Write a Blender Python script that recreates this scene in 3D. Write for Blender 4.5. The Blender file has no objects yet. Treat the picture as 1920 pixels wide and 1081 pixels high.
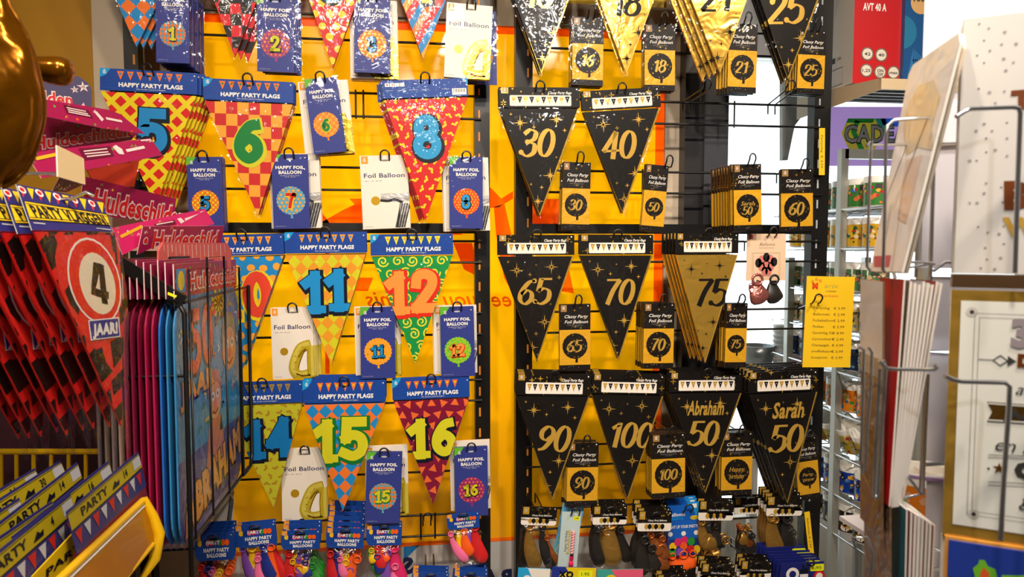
import bpy, bmesh, math, random
from mathutils import Vector, Matrix, Euler
sc = bpy.context.scene
C = sc.collection
R = math.radians
rnd = random.Random(7)

# ---------------------------------------------------------------- camera, world, lights, exposure
F = 1330.0
CAMZ = 1.55
YAW, PITCH = R(-7.9), R(90 - 3.5)
cd = bpy.data.cameras.new('camera')
cam = bpy.data.objects.new('camera', cd); C.objects.link(cam)
cam.location = (0, 0, CAMZ); cam.rotation_euler = (PITCH, 0, YAW)
cd.sensor_width = 36; cd.lens = F / 1920 * 36; cd.clip_start = .05
cd.dof.use_dof = True; cd.dof.focus_distance = 1.95; cd.dof.aperture_fstop = 7.0
sc.camera = cam
CR = Euler((PITCH, 0, YAW)).to_matrix()

w = bpy.data.worlds.new('overcast_sky'); sc.world = w; w.use_nodes = True
w.node_tree.nodes['Background'].inputs['Color'].default_value = (.90, .96, 1, 1)
w.node_tree.nodes['Background'].inputs['Strength'].default_value = 3.0

def area(name, loc, aim, size, power, col, spread=180):
    l = bpy.data.lights.new(name, 'AREA'); l.shape = 'RECTANGLE'; l.size, l.size_y = size
    l.energy = power; l.color = col; l.spread = R(spread)
    o = bpy.data.objects.new(name, l); C.objects.link(o); o.location = loc
    o.rotation_euler = (Vector(aim) - Vector(loc)).to_track_quat('-Z', 'Y').to_euler(); return o
WARM = (1, .84, .66)
for lx, ly, pw in ((-1.0, .1, 4), (-.35, .15, 10), (.2, .15, 10), (.75, .2, 10), (1.35, .9, 6), (.0, -1.6, 12)):
    area('ceiling_lamp_or_fill', (lx, ly, 2.76), (lx * .75 + .1, 2.1, .75), (.11, .11), pw, (.88, .94, 1) if ly < -1 else (1, .92, .83) if lx == .75 else WARM, 115 if ly > -1 else 180)  # the cool lamp behind the camera is an added fill in place of daylight
sc.view_settings.view_transform = 'Standard'; sc.view_settings.look = 'None'
sc.view_settings.gamma = 1; sc.view_settings.exposure = 0.02
sc.view_settings.use_curve_mapping = False
sc.cycles.use_denoising = True
sc.cycles.transparent_max_bounces = 32
sc.cycles.max_bounces = 6; sc.cycles.glossy_bounces = 3; sc.cycles.transmission_bounces = 4
sc.cycles.sample_clamp_indirect = 4.0
sc.cycles.caustics_reflective = False; sc.cycles.caustics_refractive = False

# ---------------------------------------------------------------- pixel -> place on a plane of the shop
def ray(px, py): return CR @ Vector(((px - 960) / F, -(py - 540.5) / F, -1))
def P(px, py, Y):
    r = ray(px, py); return Vector((0, 0, CAMZ)) + r * (Y / r.y)
def PX(px, py, X):
    r = ray(px, py); return Vector((0, 0, CAMZ)) + r * (X / r.x)

# ---------------------------------------------------------------- materials
_m = {}
def lin(c): return tuple((x / 255 / 12.92 if x <= 10 else ((x / 255 + .055) / 1.055) ** 2.4) for x in c)
def M(rgb, rough=.45, metal=0., coat=0., bump=0., scale=60., key=None, spec=.5, coatr=.06):
    k = key or (tuple(rgb), rough, metal, coat, bump, scale, spec)
    if k in _m: return _m[k]
    m = bpy.data.materials.new('mat_%d' % len(_m)); m.use_nodes = True
    nt = m.node_tree; b = nt.nodes['Principled BSDF']
    b.inputs['Base Color'].default_value = (*lin(rgb), 1)
    b.inputs['Roughness'].default_value = rough; b.inputs['Metallic'].default_value = metal
    b.inputs['Specular IOR Level'].default_value = spec
    if coat:
        b.inputs['Coat Weight'].default_value = coat; b.inputs['Coat Roughness'].default_value = coatr
    if bump:
        crinkle(nt, b.inputs['Coat Normal'] if coat else b.inputs['Normal'], bump, scale)
        if coat and metal: nt.links.new(b.inputs['Coat Normal'].links[0].from_socket, b.inputs['Normal'])
    _m[k] = m; return m
def crinkle(nt, sock, strength, scale):
    tc = nt.nodes.new('ShaderNodeTexCoord'); oi = nt.nodes.new('ShaderNodeObjectInfo')
    mu = nt.nodes.new('ShaderNodeMath'); mu.operation = 'MULTIPLY'; mu.inputs[1].default_value = 37
    ad = nt.nodes.new('ShaderNodeVectorMath'); ad.operation = 'ADD'
    nt.links.new(oi.outputs['Random'], mu.inputs[0])
    nt.links.new(tc.outputs['Object'], ad.inputs[0]); nt.links.new(mu.outputs[0], ad.inputs[1])
    n = nt.nodes.new('ShaderNodeTexNoise'); n.inputs['Scale'].default_value = scale
    n.inputs['Detail'].default_value = 2; n.inputs['Distortion'].default_value = 1.6
    nt.links.new(ad.outputs[0], n.inputs['Vector'])
    bp = nt.nodes.new('ShaderNodeBump'); bp.inputs['Strength'].default_value = strength
    bp.inputs['Distance'].default_value = .01
    nt.links.new(n.outputs['Fac'], bp.inputs['Height']); nt.links.new(bp.outputs['Normal'], sock)
def film_mat(key, tint=(255, 255, 255), amount=.10, bump=.5, scale=38, rough=.07):
    if key in _m: return _m[key]
    m = bpy.data.materials.new(key); m.use_nodes = True; nt = m.node_tree; nt.nodes.clear()
    out = nt.nodes.new('ShaderNodeOutputMaterial'); mx = nt.nodes.new('ShaderNodeMixShader')
    tr = nt.nodes.new('ShaderNodeBsdfTransparent'); gl = nt.nodes.new('ShaderNodeBsdfGlossy')
    gl.inputs['Roughness'].default_value = rough; tr.inputs['Color'].default_value = (*lin(tint), 1)
    lw = nt.nodes.new('ShaderNodeLayerWeight'); lw.inputs['Blend'].default_value = .25
    mr = nt.nodes.new('ShaderNodeMapRange'); mr.inputs['To Min'].default_value = amount * .4; mr.inputs['To Max'].default_value = min(.4, amount * 2.2)
    nt.links.new(lw.outputs['Fresnel'], mr.inputs['Value']); nt.links.new(mr.outputs[0], mx.inputs[0])
    nt.links.new(tr.outputs[0], mx.inputs[1]); nt.links.new(gl.outputs[0], mx.inputs[2]); nt.links.new(mx.outputs[0], out.inputs[0])
    crinkle(nt, gl.inputs['Normal'], bump, scale)
    _m[key] = m; return m
def pr(rgb): return M(rgb, .45, 0, .2, .2, 24, spec=.25)          # print under clear wrap
def card(rgb): return M(rgb, .42, 0, .15, .05, 20)         # printed board
GOLDF = M((232, 184, 78), .24, .7, 0, .4, 12, 'goldfoil')
GOLDP = M((222, 176, 76), .30, .4, 0, 0, 40, 'goldprint')
BLK = M((17, 15, 15), .38, 0, .0, 0, 40, 'blackmetal')
BLKP = M((22, 18, 16), .45, 0, .25, .22, 22, 'blackprint', .2)
WIRE = M((14, 13, 13), .35, 0, .3, 0, 40, 'blackwire')
CHROME = M((205, 208, 212), .18, .9, 0, 0, 40, 'chrome')
WHITE = M((240, 236, 230), .5, key='white')
FILM = film_mat('clear_film', amount=.065, bump=.3, scale=20)
FILM2 = film_mat('clear_bag_film', amount=.07, bump=.45, scale=26)

# ---------------------------------------------------------------- mesh builder
E = .00035
def clip_poly(pts, cp):
    n = len(cp); a = sum(cp[i][0] * cp[(i + 1) % n][1] - cp[(i + 1) % n][0] * cp[i][1] for i in range(n))
    cc = cp if a > 0 else cp[::-1]
    out = list(pts)
    for i in range(n):
        x0, y0 = cc[i]; x1, y1 = cc[(i + 1) % n]; inp = out; out = []
        if not inp: return []
        d = [(x1 - x0) * (q[1] - y0) - (y1 - y0) * (q[0] - x0) for q in inp]
        for j in range(len(inp)):
            k = (j + 1) % len(inp); p, q = inp[j], inp[k]
            if d[j] >= 0: out.append(p)
            if (d[j] >= 0) != (d[k] >= 0):
                t = d[j] / (d[j] - d[k]); out.append((p[0] + t * (q[0] - p[0]), p[1] + t * (q[1] - p[1])))
    return out
class MB:
    def __init__(s, map3=None): s.v = []; s.f = []; s.mi = []; s.ms = []; s.sm = []; s.map3 = map3; s.clip = None
    def mat(s, m):
        if m not in s.ms: s.ms.append(m)
        return s.ms.index(m)
    def face(s, pts, m, smooth=False):
        i = len(s.v); s.v += [tuple(p) for p in pts]; s.f.append(tuple(range(i, i + len(pts)))); s.mi.append(s.mat(m)); s.sm.append(smooth)
    def grid(s, rows, m, smooth=True, cu=False, cv=False):
        nr, nc = len(rows), len(rows[0]); b = len(s.v)
        for r in rows: s.v += [tuple(p) for p in r]
        k = s.mat(m)
        for i in range(nr - (0 if cu else 1)):
            for j in range(nc - (0 if cv else 1)):
                s.f.append((b + i * nc + j, b + i * nc + (j + 1) % nc, b + ((i + 1) % nr) * nc + (j + 1) % nc, b + ((i + 1) % nr) * nc + j)); s.mi.append(k); s.sm.append(smooth)
    def p2(s, pts, m, L=1, clip=None):
        clip = clip or s.clip
        if clip: pts = clip_poly(pts, clip)
        if len(pts) < 3: return
        s.face([s.map3(x, z, L) if s.map3 else (x, -L * E, z) for x, z in pts], m)
    def rect(s, x0, z0, x1, z1, m, L=1): s.p2([(x0, z0), (x1, z0), (x1, z1), (x0, z1)], m, L)
    def disc(s, x, z, r, m, L=1, n=18, rz=None): s.p2([(x + r * math.cos(t * 2 * math.pi / n), z + (rz or r) * math.sin(t * 2 * math.pi / n)) for t in range(n)], m, L)
    def star(s, x, z, r, m, L=1, n=4, q=.18):
        # thin pointed sparkle: n spikes, each its own triangle pair
        for k in range(n):
            a = k * 2 * math.pi / n + math.pi / 2; rr = r if k % 2 == 0 or n == 4 or n == 5 else r * .6
            c, d = math.cos(a), math.sin(a); w_ = r * q
            s.p2([(x - d * w_, z + c * w_), (x + d * w_, z - c * w_), (x + c * rr, z + d * rr)], m, L)
    def box(s, x0, y0, z0, x1, y1, z1, m, mf=None):
        v = [(x, y, z) for x in (x0, x1) for y in (y0, y1) for z in (z0, z1)]
        for q in ((0, 1, 3, 2), (4, 6, 7, 5), (0, 4, 5, 1), (2, 3, 7, 6), (0, 2, 6, 4), (1, 5, 7, 3)):
            s.face([v[i] for i in q], (mf if mf and q == (0, 4, 5, 1) else m))
    def prism(s, pts, y0, y1, m):
        # outline in (x,z) swept from y0 (front) to y1
        s.face([(x, y0, z) for x, z in pts], m); s.face([(x, y1, z) for x, z in reversed(pts)], m)
        for i in range(len(pts)):
            a, b = pts[i], pts[(i + 1) % len(pts)]
            s.face([(a[0], y0, a[1]), (a[0], y1, a[1]), (b[0], y1, b[1]), (b[0], y0, b[1])], m)
    def stroke(s, pts, wd, m, L=1, cap=0.):
        n = len(pts)
        if n < 2: return
        closed = pts[0] == pts[-1] and n > 3
        if not isinstance(wd, (list, tuple)): wd = [wd] * n
        pts = list(pts)
        if cap and not closed:
            for a, b in ((0, 1), (-1, -2)):
                dx, dz = pts[a][0] - pts[b][0], pts[a][1] - pts[b][1]; l = math.hypot(dx, dz) or 1
                pts[a] = (pts[a][0] + dx / l * cap, pts[a][1] + dz / l * cap)
        lf, rt = [], []
        for i in range(n):
            a = pts[i - 1] if i > 0 else (pts[-2] if closed else pts[0]); b = pts[i + 1] if i < n - 1 else (pts[1] if closed else pts[-1])
            dx, dz = b[0] - a[0], b[1] - a[1]; l = math.hypot(dx, dz) or 1; h = wd[i] / 2
            lf.append((pts[i][0] - dz / l * h, pts[i][1] + dx / l * h)); rt.append((pts[i][0] + dz / l * h, pts[i][1] - dx / l * h))
        for i in range(n - 1): s.p2([rt[i], rt[i + 1], lf[i + 1], lf[i]], m, L)
    def tube(s, path, r, m, seg=6, closed=False, flat=None, caps=True):
        path = [Vector(p) for p in path]; n = len(path)
        rr = r if isinstance(r, (list, tuple)) else [r] * n
        rows = []; up = None
        for i in range(n):
            a = path[i - 1] if i > 0 or closed else path[0]; b = path[(i + 1) % n] if i < n - 1 or closed else path[-1]
            t = (b - a).normalized()
            if up is None:
                up = t.orthogonal().normalized() if flat is None else (Vector(flat) - t * t.dot(Vector(flat))).normalized()
            else: up = (up - t * up.dot(t)).normalized()
            q = t.cross(up)
            k = .38 if flat is not None else 1
            rows.append([path[i] + up * (math.cos(2 * math.pi * j / seg) * rr[i] * k) + q * (math.sin(2 * math.pi * j / seg) * rr[i]) for j in range(seg)])
        s.grid(rows, m, True, cu=closed, cv=True)
        if caps and not closed:
            s.face(rows[0][::-1], m); s.face(rows[-1], m)
    def lathe(s, prof, m, seg=20, c=(0, 0, 0)):
        s.grid([[(c[0] + r * math.cos(2 * math.pi * j / seg), c[1] + r * math.sin(2 * math.pi * j / seg), c[2] + z) for j in range(seg)] for r, z in prof], m, True, cv=True)
    def text(s, t, x, z, h, m, L=1, w=None, align='C', bold=0., shear=0., flip=False, rot=0., res=2):
        vs, fs, x0, x1 = glyphs(t, bold, shear, res)
        k = h / .73; kx = k if w is None else w / (x1 - x0)
        off = {'C': -(x0 + x1) / 2, 'L': -x0, 'R': -x1}[align]; k_ = s.mat(m); b = len(s.v)
        c, d = math.cos(rot), math.sin(rot)
        for vx, vz in vs:
            ux, uz = (vx + off) * kx * (-1 if flip else 1), (vz - .365) * k
            ux, uz = x + ux * c - uz * d, z + ux * d + uz * c
            s.v.append(s.map3(ux, uz, L) if s.map3 else (ux, -L * E, uz))
        for f in fs: s.f.append(tuple(b + i for i in f)); s.mi.append(k_); s.sm.append(False)
    def build(s, name, parent=None, mat=None, weld=False):
        me = bpy.data.meshes.new(name); me.from_pydata(s.v, [], s.f)
        for m in s.ms: me.materials.append(m)
        me.polygons.foreach_set('material_index', s.mi); me.polygons.foreach_set('use_smooth', s.sm); me.update()
        o = bpy.data.objects.new(name, me); C.objects.link(o)
        if mat is not None: o.matrix_world = mat
        if parent is not None: o.parent = parent
        return o
_g = {}
def glyphs(t, bold, shear, res):
    k = (t, bold, shear, res)
    if k in _g: return _g[k]
    cu = bpy.data.curves.new('txt', 'FONT'); cu.body = t; cu.size = 1; cu.offset = bold; cu.shear = shear; cu.resolution_u = res
    cu.space_character = 1 + bold * 1.5
    o = bpy.data.objects.new('txt', cu); C.objects.link(o)
    me = bpy.data.meshes.new_from_object(o.evaluated_get(bpy.context.evaluated_depsgraph_get()))
    vs = [(v.co.x, v.co.y) for v in me.vertices]; fs = [tuple(p.vertices) for p in me.polygons]
    bpy.data.objects.remove(o); bpy.data.curves.remove(cu); bpy.data.meshes.remove(me)
    xs = [v[0] for v in vs] or [0, 1]
    _g[k] = (vs, fs, min(xs), max(xs)); return _g[k]

# ---------------------------------------------------------------- numerals drawn as pen strokes
def spline(pts, n=6):
    o = []; m = len(pts); cl = pts[0] == pts[-1]
    for i in range(m - 1):
        p1, p2_ = pts[i], pts[i + 1]; p0 = pts[i - 1] if i > 0 else (pts[-2] if cl else p1); p3 = pts[i + 2] if i + 2 < m else (pts[1] if cl else p2_)
        for j in range(n):
            t = j / n
            o.append(tuple(.5 * (2 * p1[c] + (p2_[c] - p0[c]) * t + (2 * p0[c] - 5 * p1[c] + 4 * p2_[c] - p3[c]) * t * t + (3 * p1[c] - p0[c] - 3 * p2_[c] + p3[c]) * t ** 3) for c in (0, 1)))
    o.append(pts[-1]); return o
def ell(cx, cy, rx, ry, n=20): 
    q = [(cx + rx * math.sin(2 * math.pi * i / n), cy + ry * math.cos(2 * math.pi * i / n)) for i in range(n)]; return q + [q[0]]
SIX = [spline([(.52, .93), (.3, .86), (.08, .5), (.08, .18), (.3, 0), (.52, .17), (.5, .42), (.3, .55), (.1, .4)])]
SK = {
 '0': [ell(.3, .5, .25, .5)], '1': [[(.08, .78), (.34, .97)], [(.34, 1), (.34, 0)], [(.12, 0), (.56, 0)]],
 '2': [spline([(.06, .72), (.1, .92), (.3, 1), (.51, .9), (.51, .66), (.33, .38), (.05, .02)]), [(.05, 0), (.57, 0)]],
 '3': [spline([(.06, .85), (.25, 1), (.48, .9), (.46, .65), (.22, .54)]), spline([(.22, .54), (.5, .44), (.53, .14), (.28, 0), (.04, .15)])],
 '4': [[(.42, 1), (.02, .3)], [(.02, .3), (.62, .3)], [(.43, 1), (.43, 0)]],
 '5': [[(.54, 1), (.12, 1)], [(.12, 1), (.09, .52)], spline([(.09, .52), (.3, .62), (.53, .5), (.55, .18), (.3, 0), (.03, .1)])],
 '6': SIX, '7': [[(.04, 1), (.57, 1)], spline([(.57, 1), (.36, .55), (.24, 0)])],
 '8': [ell(.3, .765, .22, .235), ell(.3, .265, .27, .265)], '9': [[(.6 - x, 1 - y) for x, y in SIX[0]]]}
def cartoon(mb, t, cx, cz, h, fill, edge, L=4, th=.225, ow=.055, tw=None, clip=None):
    th *= h; ow *= h; H = h - th; wk = 1.0; adv = {c: (.36 if c == '1' else .6) * H * wk + th * 1.02 + ow * .35 for c in '0123456789'}
    tot = sum(adv[c] for c in t); x = cx - tot / 2
    for layer, wdt, m, sh in ((L, th + 2 * ow, edge, (.02 * h, -.03 * h)), (L + 1, th, fill, (0, 0))):
        xx = x
        for i, c in enumerate(t):
            for st in SK[c]:
                q = [(xx + th / 2 + (px - (.12 if c == '1' else .03)) * H * wk + sh[0], cz - h / 2 + th / 2 + py * H + sh[1] + (.03 * h if i % 2 else -.01 * h)) for px, py in st]
                slab = c == '1' and st[0][1] == 0
                mb.stroke(q, wdt * (.8 if slab else 1), m, layer, cap=(wdt / 2 if c in '12457' else wdt * .3) * (1 if not slab else .55))
            xx += adv[c]
def script(mb, t, cx, cz, h, m, L=3, fat=1., gap=.2):
    # italic pen: thick down strokes, thin hair lines
    H = h; adv = [(.5 if c == '1' else .62) * H + gap * H * .25 for c in t]; tot = sum(adv) ; x = cx - tot / 2
    for c, a in zip(t, adv):
        for st in SK[c]:
            if c == '1' and st[0][1] == 0: continue
            q = [(x + px * H + (py - .5) * H * .2, cz - h / 2 + py * H) for px, py in st]; wd = []
            for i in range(len(q)):
                a0, b0 = q[max(0, i - 1)], q[min(len(q) - 1, i + 1)]
                dx, dz = b0[0] - a0[0], b0[1] - a0[1]; l = math.hypot(dx, dz) or 1
                wd.append(H * fat * (.07 + .13 * abs((dx * .25 + dz) / l / 1.03) ** 1.5))
            mb.stroke(q, wd, m, L, cap=.02 * H)
            if c in '2356' and len(st) > 8 : mb.disc(*(q[0] if c in '26' else q[-1]), H * .1, m, L, 10)
        x += a

# ---------------------------------------------------------------- scene helpers
def tag(o, label, cat, group=None, kind=None):
    if label: o['label'] = label
    if cat: o['category'] = cat
    if group: o['group'] = group
    if kind: o['kind'] = kind
    return o
def thing(name, label, cat, group=None, mat=None):
    o = bpy.data.objects.new(name, None); C.objects.link(o); o.empty_display_size = .02
    if mat is not None: o.matrix_world = mat
    return tag(o, label, cat, group)
def dup(o, parent=None):
    c = o.copy(); C.objects.link(c)
    if parent is not None: c.parent = parent
    for ch in list(o.children): dup(ch, c)
    return c
def basis(O, U, V):
    U = U.normalized(); V = (V - U * V.dot(U)).normalized(); Y = V.cross(U)
    m = Matrix.Identity(4)
    for i in range(3): m[i][0], m[i][1], m[i][2], m[i][3] = U[i], Y[i], V[i], O[i]
    return m
def frame3(TL, TR, BL, f=P):
    # card standing on three pixel corners, each with its own depth; origin top centre
    a, b, c = f(*TL), f(*TR), f(*BL)
    m = basis((a + b) / 2, b - a, a - c); return m, (b - a).length, abs((a - c).dot(Vector((m[0][2], m[1][2], m[2][2]))))
def wall_item(x0, y0, x1, y1, hp, Y): return frame3((x0, y0, Y), (x1, y1, Y), (x0, y0 + hp, Y))
def local(m, px, py, Y):
    p = m.inverted() @ P(px, py, Y); return p.x, p.z
NTH = ['front', 'second', 'third', 'fourth', 'fifth', 'sixth', 'seventh', 'eighth', 'ninth', 'tenth', 'eleventh', 'twelfth']
def pile(root, n, dy, what, group, jx=.002, jz=.002, tilt=.006, dx=0., dz=0., seed=1, dirv=None):
    q = random.Random(seed); root['group'] = group
    for i in range(1, n):
        c = dup(root); c['label'] = '%s, %s from front' % (what, NTH[i])
        mv = Vector((dx * i + q.uniform(-jx, jx), dy * i, dz * i + q.uniform(-jz, jz)))
        if dirv is not None: mv = dirv * i + Vector((0, 0, q.uniform(-jz, jz)))
        c.matrix_world = Matrix.Translation(mv) @ root.matrix_world @ Matrix.Rotation(q.uniform(-tilt, tilt), 4, 'Y')
        if dirv is None: c.matrix_world = c.matrix_world @ Matrix.Rotation(q.uniform(-tilt, tilt) * .5, 4, 'X')

# ---------------------------------------------------------------- the shop: walls, window film, floor, ceiling
YB = 2.20
def xw(px, Y=YB): return P(px, 470, Y).x
def zw(px, py, Y=YB): return P(px, py, Y).z
ZF0, ZF1 = zw(860, 1018), zw(720, 41)            # film bottom and top
def slab(name, x0, y0, z0, x1, y1, z1, m, kind='structure'):
    mb = MB(); mb.box(x0, y0, z0, x1, y1, z1, m); o = mb.build(name); o['kind'] = kind; return o
WALLP = M((222, 214, 200), .8, key='wallpaint'); YEL = M((176, 124, 4), .6, key='yellowwall'); BEIGE = M((205, 186, 160), .55, key='beigeboard')
ROOM = M((96, 84, 74), .8)
slab('floor', -2.3, -2.6, -.06, 3.2, 3.4, 0, M((150, 140, 128), .4))
slab('ceiling', -2.3, -2.6, 2.8, 3.2, 2.9, 2.86, M((150, 142, 132), .8))
slab('wall_left', -2.36, -2.6, 0, -2.3, 3.4, 2.86, ROOM)
slab('wall_right', 3.2, -2.6, 0, 3.26, 3.4, 2.86, ROOM)
slab('wall_rear', -2.3, -2.66, 0, 3.2, -2.6, 2.86, M((80, 70, 60), .8))
XA, XB, XC, XD, XE = xw(190), xw(376), xw(1242), xw(1268), xw(1343)
slab('wall_back', -2.3, YB, 0, XA, YB + .1, 2.8, YEL)
slab('trim_1', XA, YB - .01, 0, XB, YB + .1, 2.8, BEIGE)
slab('trim_2', XB, YB - .012, ZF1, XC, YB + .1, zw(720, -8), BEIGE)
slab('trim_3', XC, YB - .012, 0, XD, YB + .1, 2.8, BEIGE)
slab('trim_4', XB, YB, zw(720, -8), XC, YB + .1, 2.8, M((238, 200, 20), .5))
slab('wall_below', XB, YB, 0, XC, YB + .1, .35, WALLP)
slab('added_shade_wall', XB - .2, 2.62, 0, XC + .05, 2.7, 1.10, M((70, 60, 54), .8)); slab('added_shade_awning', XB - .2, YB + .12, 2.30, XC + .05, 3.2, 2.34, M((90, 80, 70), .8))  # unseen low wall and awning, added to dim the film's bottom and top
DARK = M((44, 42, 44), .35)
slab('trim_5', XD, YB - .06, 0, (XD + XE) / 2 - .01, YB + .1, 2.8, DARK)
slab('trim_6', (XD + XE) / 2 - .01, YB - .075, 0, XE, YB + .1, 2.8, M((64, 66, 72), .3))

def film_pane(key, rgb, trans, tcol):
    m = M(rgb, .12, 0, .35, 0, 40, key, .4); nt = m.node_tree; b = nt.nodes['Principled BSDF']
    t = nt.nodes.new('ShaderNodeBsdfTranslucent'); t.inputs['Color'].default_value = (*tcol, 1)
    ad = nt.nodes.new('ShaderNodeAddShader'); nt.links.new(b.outputs[0], ad.inputs[0]); nt.links.new(t.outputs[0], ad.inputs[1])
    nt.links.new(ad.outputs[0], nt.nodes['Material Output'].inputs[0]); return m
FY = film_pane('yellowfilm', (255, 176, 10), 1, (.44, .205, .0004))
FO = film_pane('orangefilm', (245, 120, 8), 1, (.34, .085, .0003))
FG = film_pane('greyfilm', (205, 200, 196), 1, (.03, .03, .03))
FB = film_pane('bluefilm', (10, 120, 190), 1, (.005, .02, .04))
mb = MB(map3=lambda x, z, L: (x, YB - L * .0012, z))
mb.rect(XB, ZF0, XC, ZF1, FY, 0); mb.rect(XB, .35, XC, ZF0, FG, 0)
def pp(q): 
    return [(P(x, y, YB).x, P(x, y, YB).z) for x, y in q]
mb.p2(pp([(757, 1024), (787, 1021), (757, 1050)]), FB, 1)
mb.rect(xw(1226), ZF0, XC, ZF1, FO, 1)
mb.rect(XB, ZF1 - .022, XC, ZF1, FO, 1); mb.rect(XB, ZF0, XC, ZF0 + .012, FO, 1)
for q in ([(600, 418), (640, 395), (665, 383), (655, 372), (700, 372), (700, 418)], [(926, 388), (946, 382), (966, 470), (966, 560), (945, 520), (930, 440)],
          [(995, 373), (1060, 373), (1060, 420), (995, 420)], [(600, 392), (618, 418), (600, 418)], [(1050, 545), (1066, 500), (1076, 550)], [(915, 390), (918, 350), (940, 372), (962, 358), (962, 372), (935, 388)],
          [(850, 455), (885, 455), (900, 520), (870, 505)], [(820, 420), (870, 440), (840, 440)], [(610, 418), (618, 418), (618, 700), (610, 700)], [(650, 520), (700, 520), (690, 545), (660, 545)]):  # tall narrow strip paints the shadow of the film overlap in orange
    mb.p2(pp(q), FO, 1)
FT = M((228, 130, 6), .3, key='orangeletter')
for t, px, h in (('ee', 940, .05), ('uou', 862, .05), ('inis', 715, .05), ('w', 1025, .05)):
    p = P(px, 565, YB); mb.text(t, p.x, p.z + .01, h, FO, 2, bold=.01, shear=.35, flip=True)
NAVY = M((24, 30, 78), .4)
for t, px, py in (('R', 946, 1080), ('A', 918, 1080), ('S', 765, 1058)):
    p = P(px, py, YB); mb.text(t, p.x, p.z, .05, NAVY, 2, bold=.05, flip=True)
o = mb.build('window_1'); o['kind'] = 'structure'
# the clear shop window further back on the right
GLASS = film_mat('window_glass', (246, 250, 250), .04, 0.001, 1, .01)
mb = MB(); mb.box(XE, 2.96, .35, 3.1, 2.966, 2.35, GLASS); o = mb.build('window_2'); o['kind'] = 'structure'
slab('trim_7', XE, 2.92, 2.35, 3.2, 3.02, 2.8, M((225, 222, 216), .6))
slab('wall_sill', XE, 2.9, 0, 3.2, 3.02, .35, WALLP)
slab('trim_8', XE - .06, YB + .1, 0, XE - .02, 3.02, 2.8, WALLP)

# ---------------------------------------------------------------- two wire display racks
YW = 2.08
WY = [36, 81, 178, 221, 316, 357.5, 452, 492, 587.5, 627.5, 714, 753, 845, 884, 965, 1004]
ZW = [P(720, y, YW).z for y in WY]
def bay(label, pxl, pxr, bar_px, wl, wr, slotr=(225, 140, 20), ties=()):
    root = thing('wire_display_rack', label, 'rack', 'display racks against the window', Matrix.Translation((P(pxl[0], 500, YW).x, YW, 0)))
    ox = P(pxl[0], 500, YW).x
    def loc(px, Y=YW): return P(px, 500, Y).x - ox
    def upright(a, b, slot, sc_=(225, 140, 20)):
        mb = MB(); x0, x1 = loc(a), loc(b); mb.box(x0, -.012, 0, x1, .028, 2.7, BLK)
        sx = x0 + (x1 - x0) * slot
        z = .3
        while z < 2.6:
            mb.box(sx - .0026, -.0128, z, sx + .0026, -.0118, z + .026, M(sc_, .6)); z += .062  # solid slot inlays; their colour stands in for the window light behind
        mb.build('upright', root)
    if pxl[1] > pxl[0]: upright(*pxl, .72)
    upright(*pxr, .3, slotr)
    for px, i in ties:
        mb = MB(); x = loc(px); mb.tube([(x, -.021, ZW[i] + .008), (x, -.021, ZW[i + 1] - .008)], .0028, BLK, 5); mb.build('wire_tie', root)
    mb = MB(); z0, z1 = P(720, 437, YW).z, P(720, 418, YW).z
    mb.box(loc(bar_px[0]), -.006, z0, loc(bar_px[1]), .02, z1, BLK); mb.build('crossbar', root)
    for z in ZW:
        mb = MB(); mb.tube([(loc(wl), -.016, z), (loc(wr), -.016, z)], .0036, BLK, 6); mb.build('wire_rail', root)
    return root
bay('black wire display rack holding the blue number pennants and balloons', (248, 274), (890, 918), (250, 905), 262, 902, ties=((672, 2), (686, 2), (785, 14), (812, 14)))
bay('black wire display rack holding the black and gold party packs', (966, 997), (1516, 1546), (985, 1535), 985, 1532, slotr=(186, 190, 194), ties=((1199, 4), (1333, 4), (1345, 4), (1191, 8), (1366, 2)))
def hook(x, z, yf, w=.0115, label=None, lift=.026, bx=None, base=True):
    # double-wire display hook from the rail out to yf, ending in an upright loop
    bx = x if bx is None else bx
    zz = min(ZW, key=lambda q: abs(q - z)) if base else z
    zz = zz if abs(zz - z) < .05 else z
    mb = MB(); yr = YW - .022
    loop = [(w * math.cos(t), lift * (.55 + .45 * math.sin(t))) for t in [R(-5 + k * 19) for k in range(11)]]
    path = [(bx - x + w, yr - yf, zz - z - .03), (bx - x + w, yr - yf, zz - z), (w, .012, 0)] + [(a, 0, b) for a, b in loop] + [(-w, .012, 0), (bx - x - w, yr - yf, zz - z), (bx - x - w, yr - yf, zz - z - .03)]
    mb.tube(path, .0023, WIRE, 6)
    o = mb.build('display_hook', None, Matrix.Translation((x, yf, z)))
    return tag(o, label, 'hook', 'black wire display hooks')

# ---------------------------------------------------------------- printed patterns (x, z in metres, w = pennant width)
def pat_diamond(mb, w, h, cols, q, nx=6.5, ax=0, sq=1.12):
    s = w / nx
    for i in range(-8, 9):
        for j in range(0, 18, 2):
            cx, cz = i * s, -j * s * sq / 2
            mb.p2([(cx, cz + s * sq / 2), (cx - s / 2, cz), (cx, cz - s * sq / 2), (cx + s / 2, cz)], cols[1], 1)
def pat_check(mb, w, h, cols, q, nx=8):
    s = w / nx
    for i in range(-9, 10):
        for j in range(0, 16):
            if (i + j) % 2: mb.rect(i * s, -j * s * 1.08 - s * 1.08, i * s + s, -j * s * 1.08, cols[1], 1)
def pat_lattice(mb, w, h, cols, q, nx=5.2):
    s = w / nx
    for i in range(-8, 9):
        for j in range(0, 18):
            cx, cz = (i + (j % 2) * .5) * s, -j * s * .5; r = s * .31
            mb.p2([(cx, cz + r), (cx - r, cz), (cx, cz - r), (cx + r, cz)], cols[1], 1)
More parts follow.
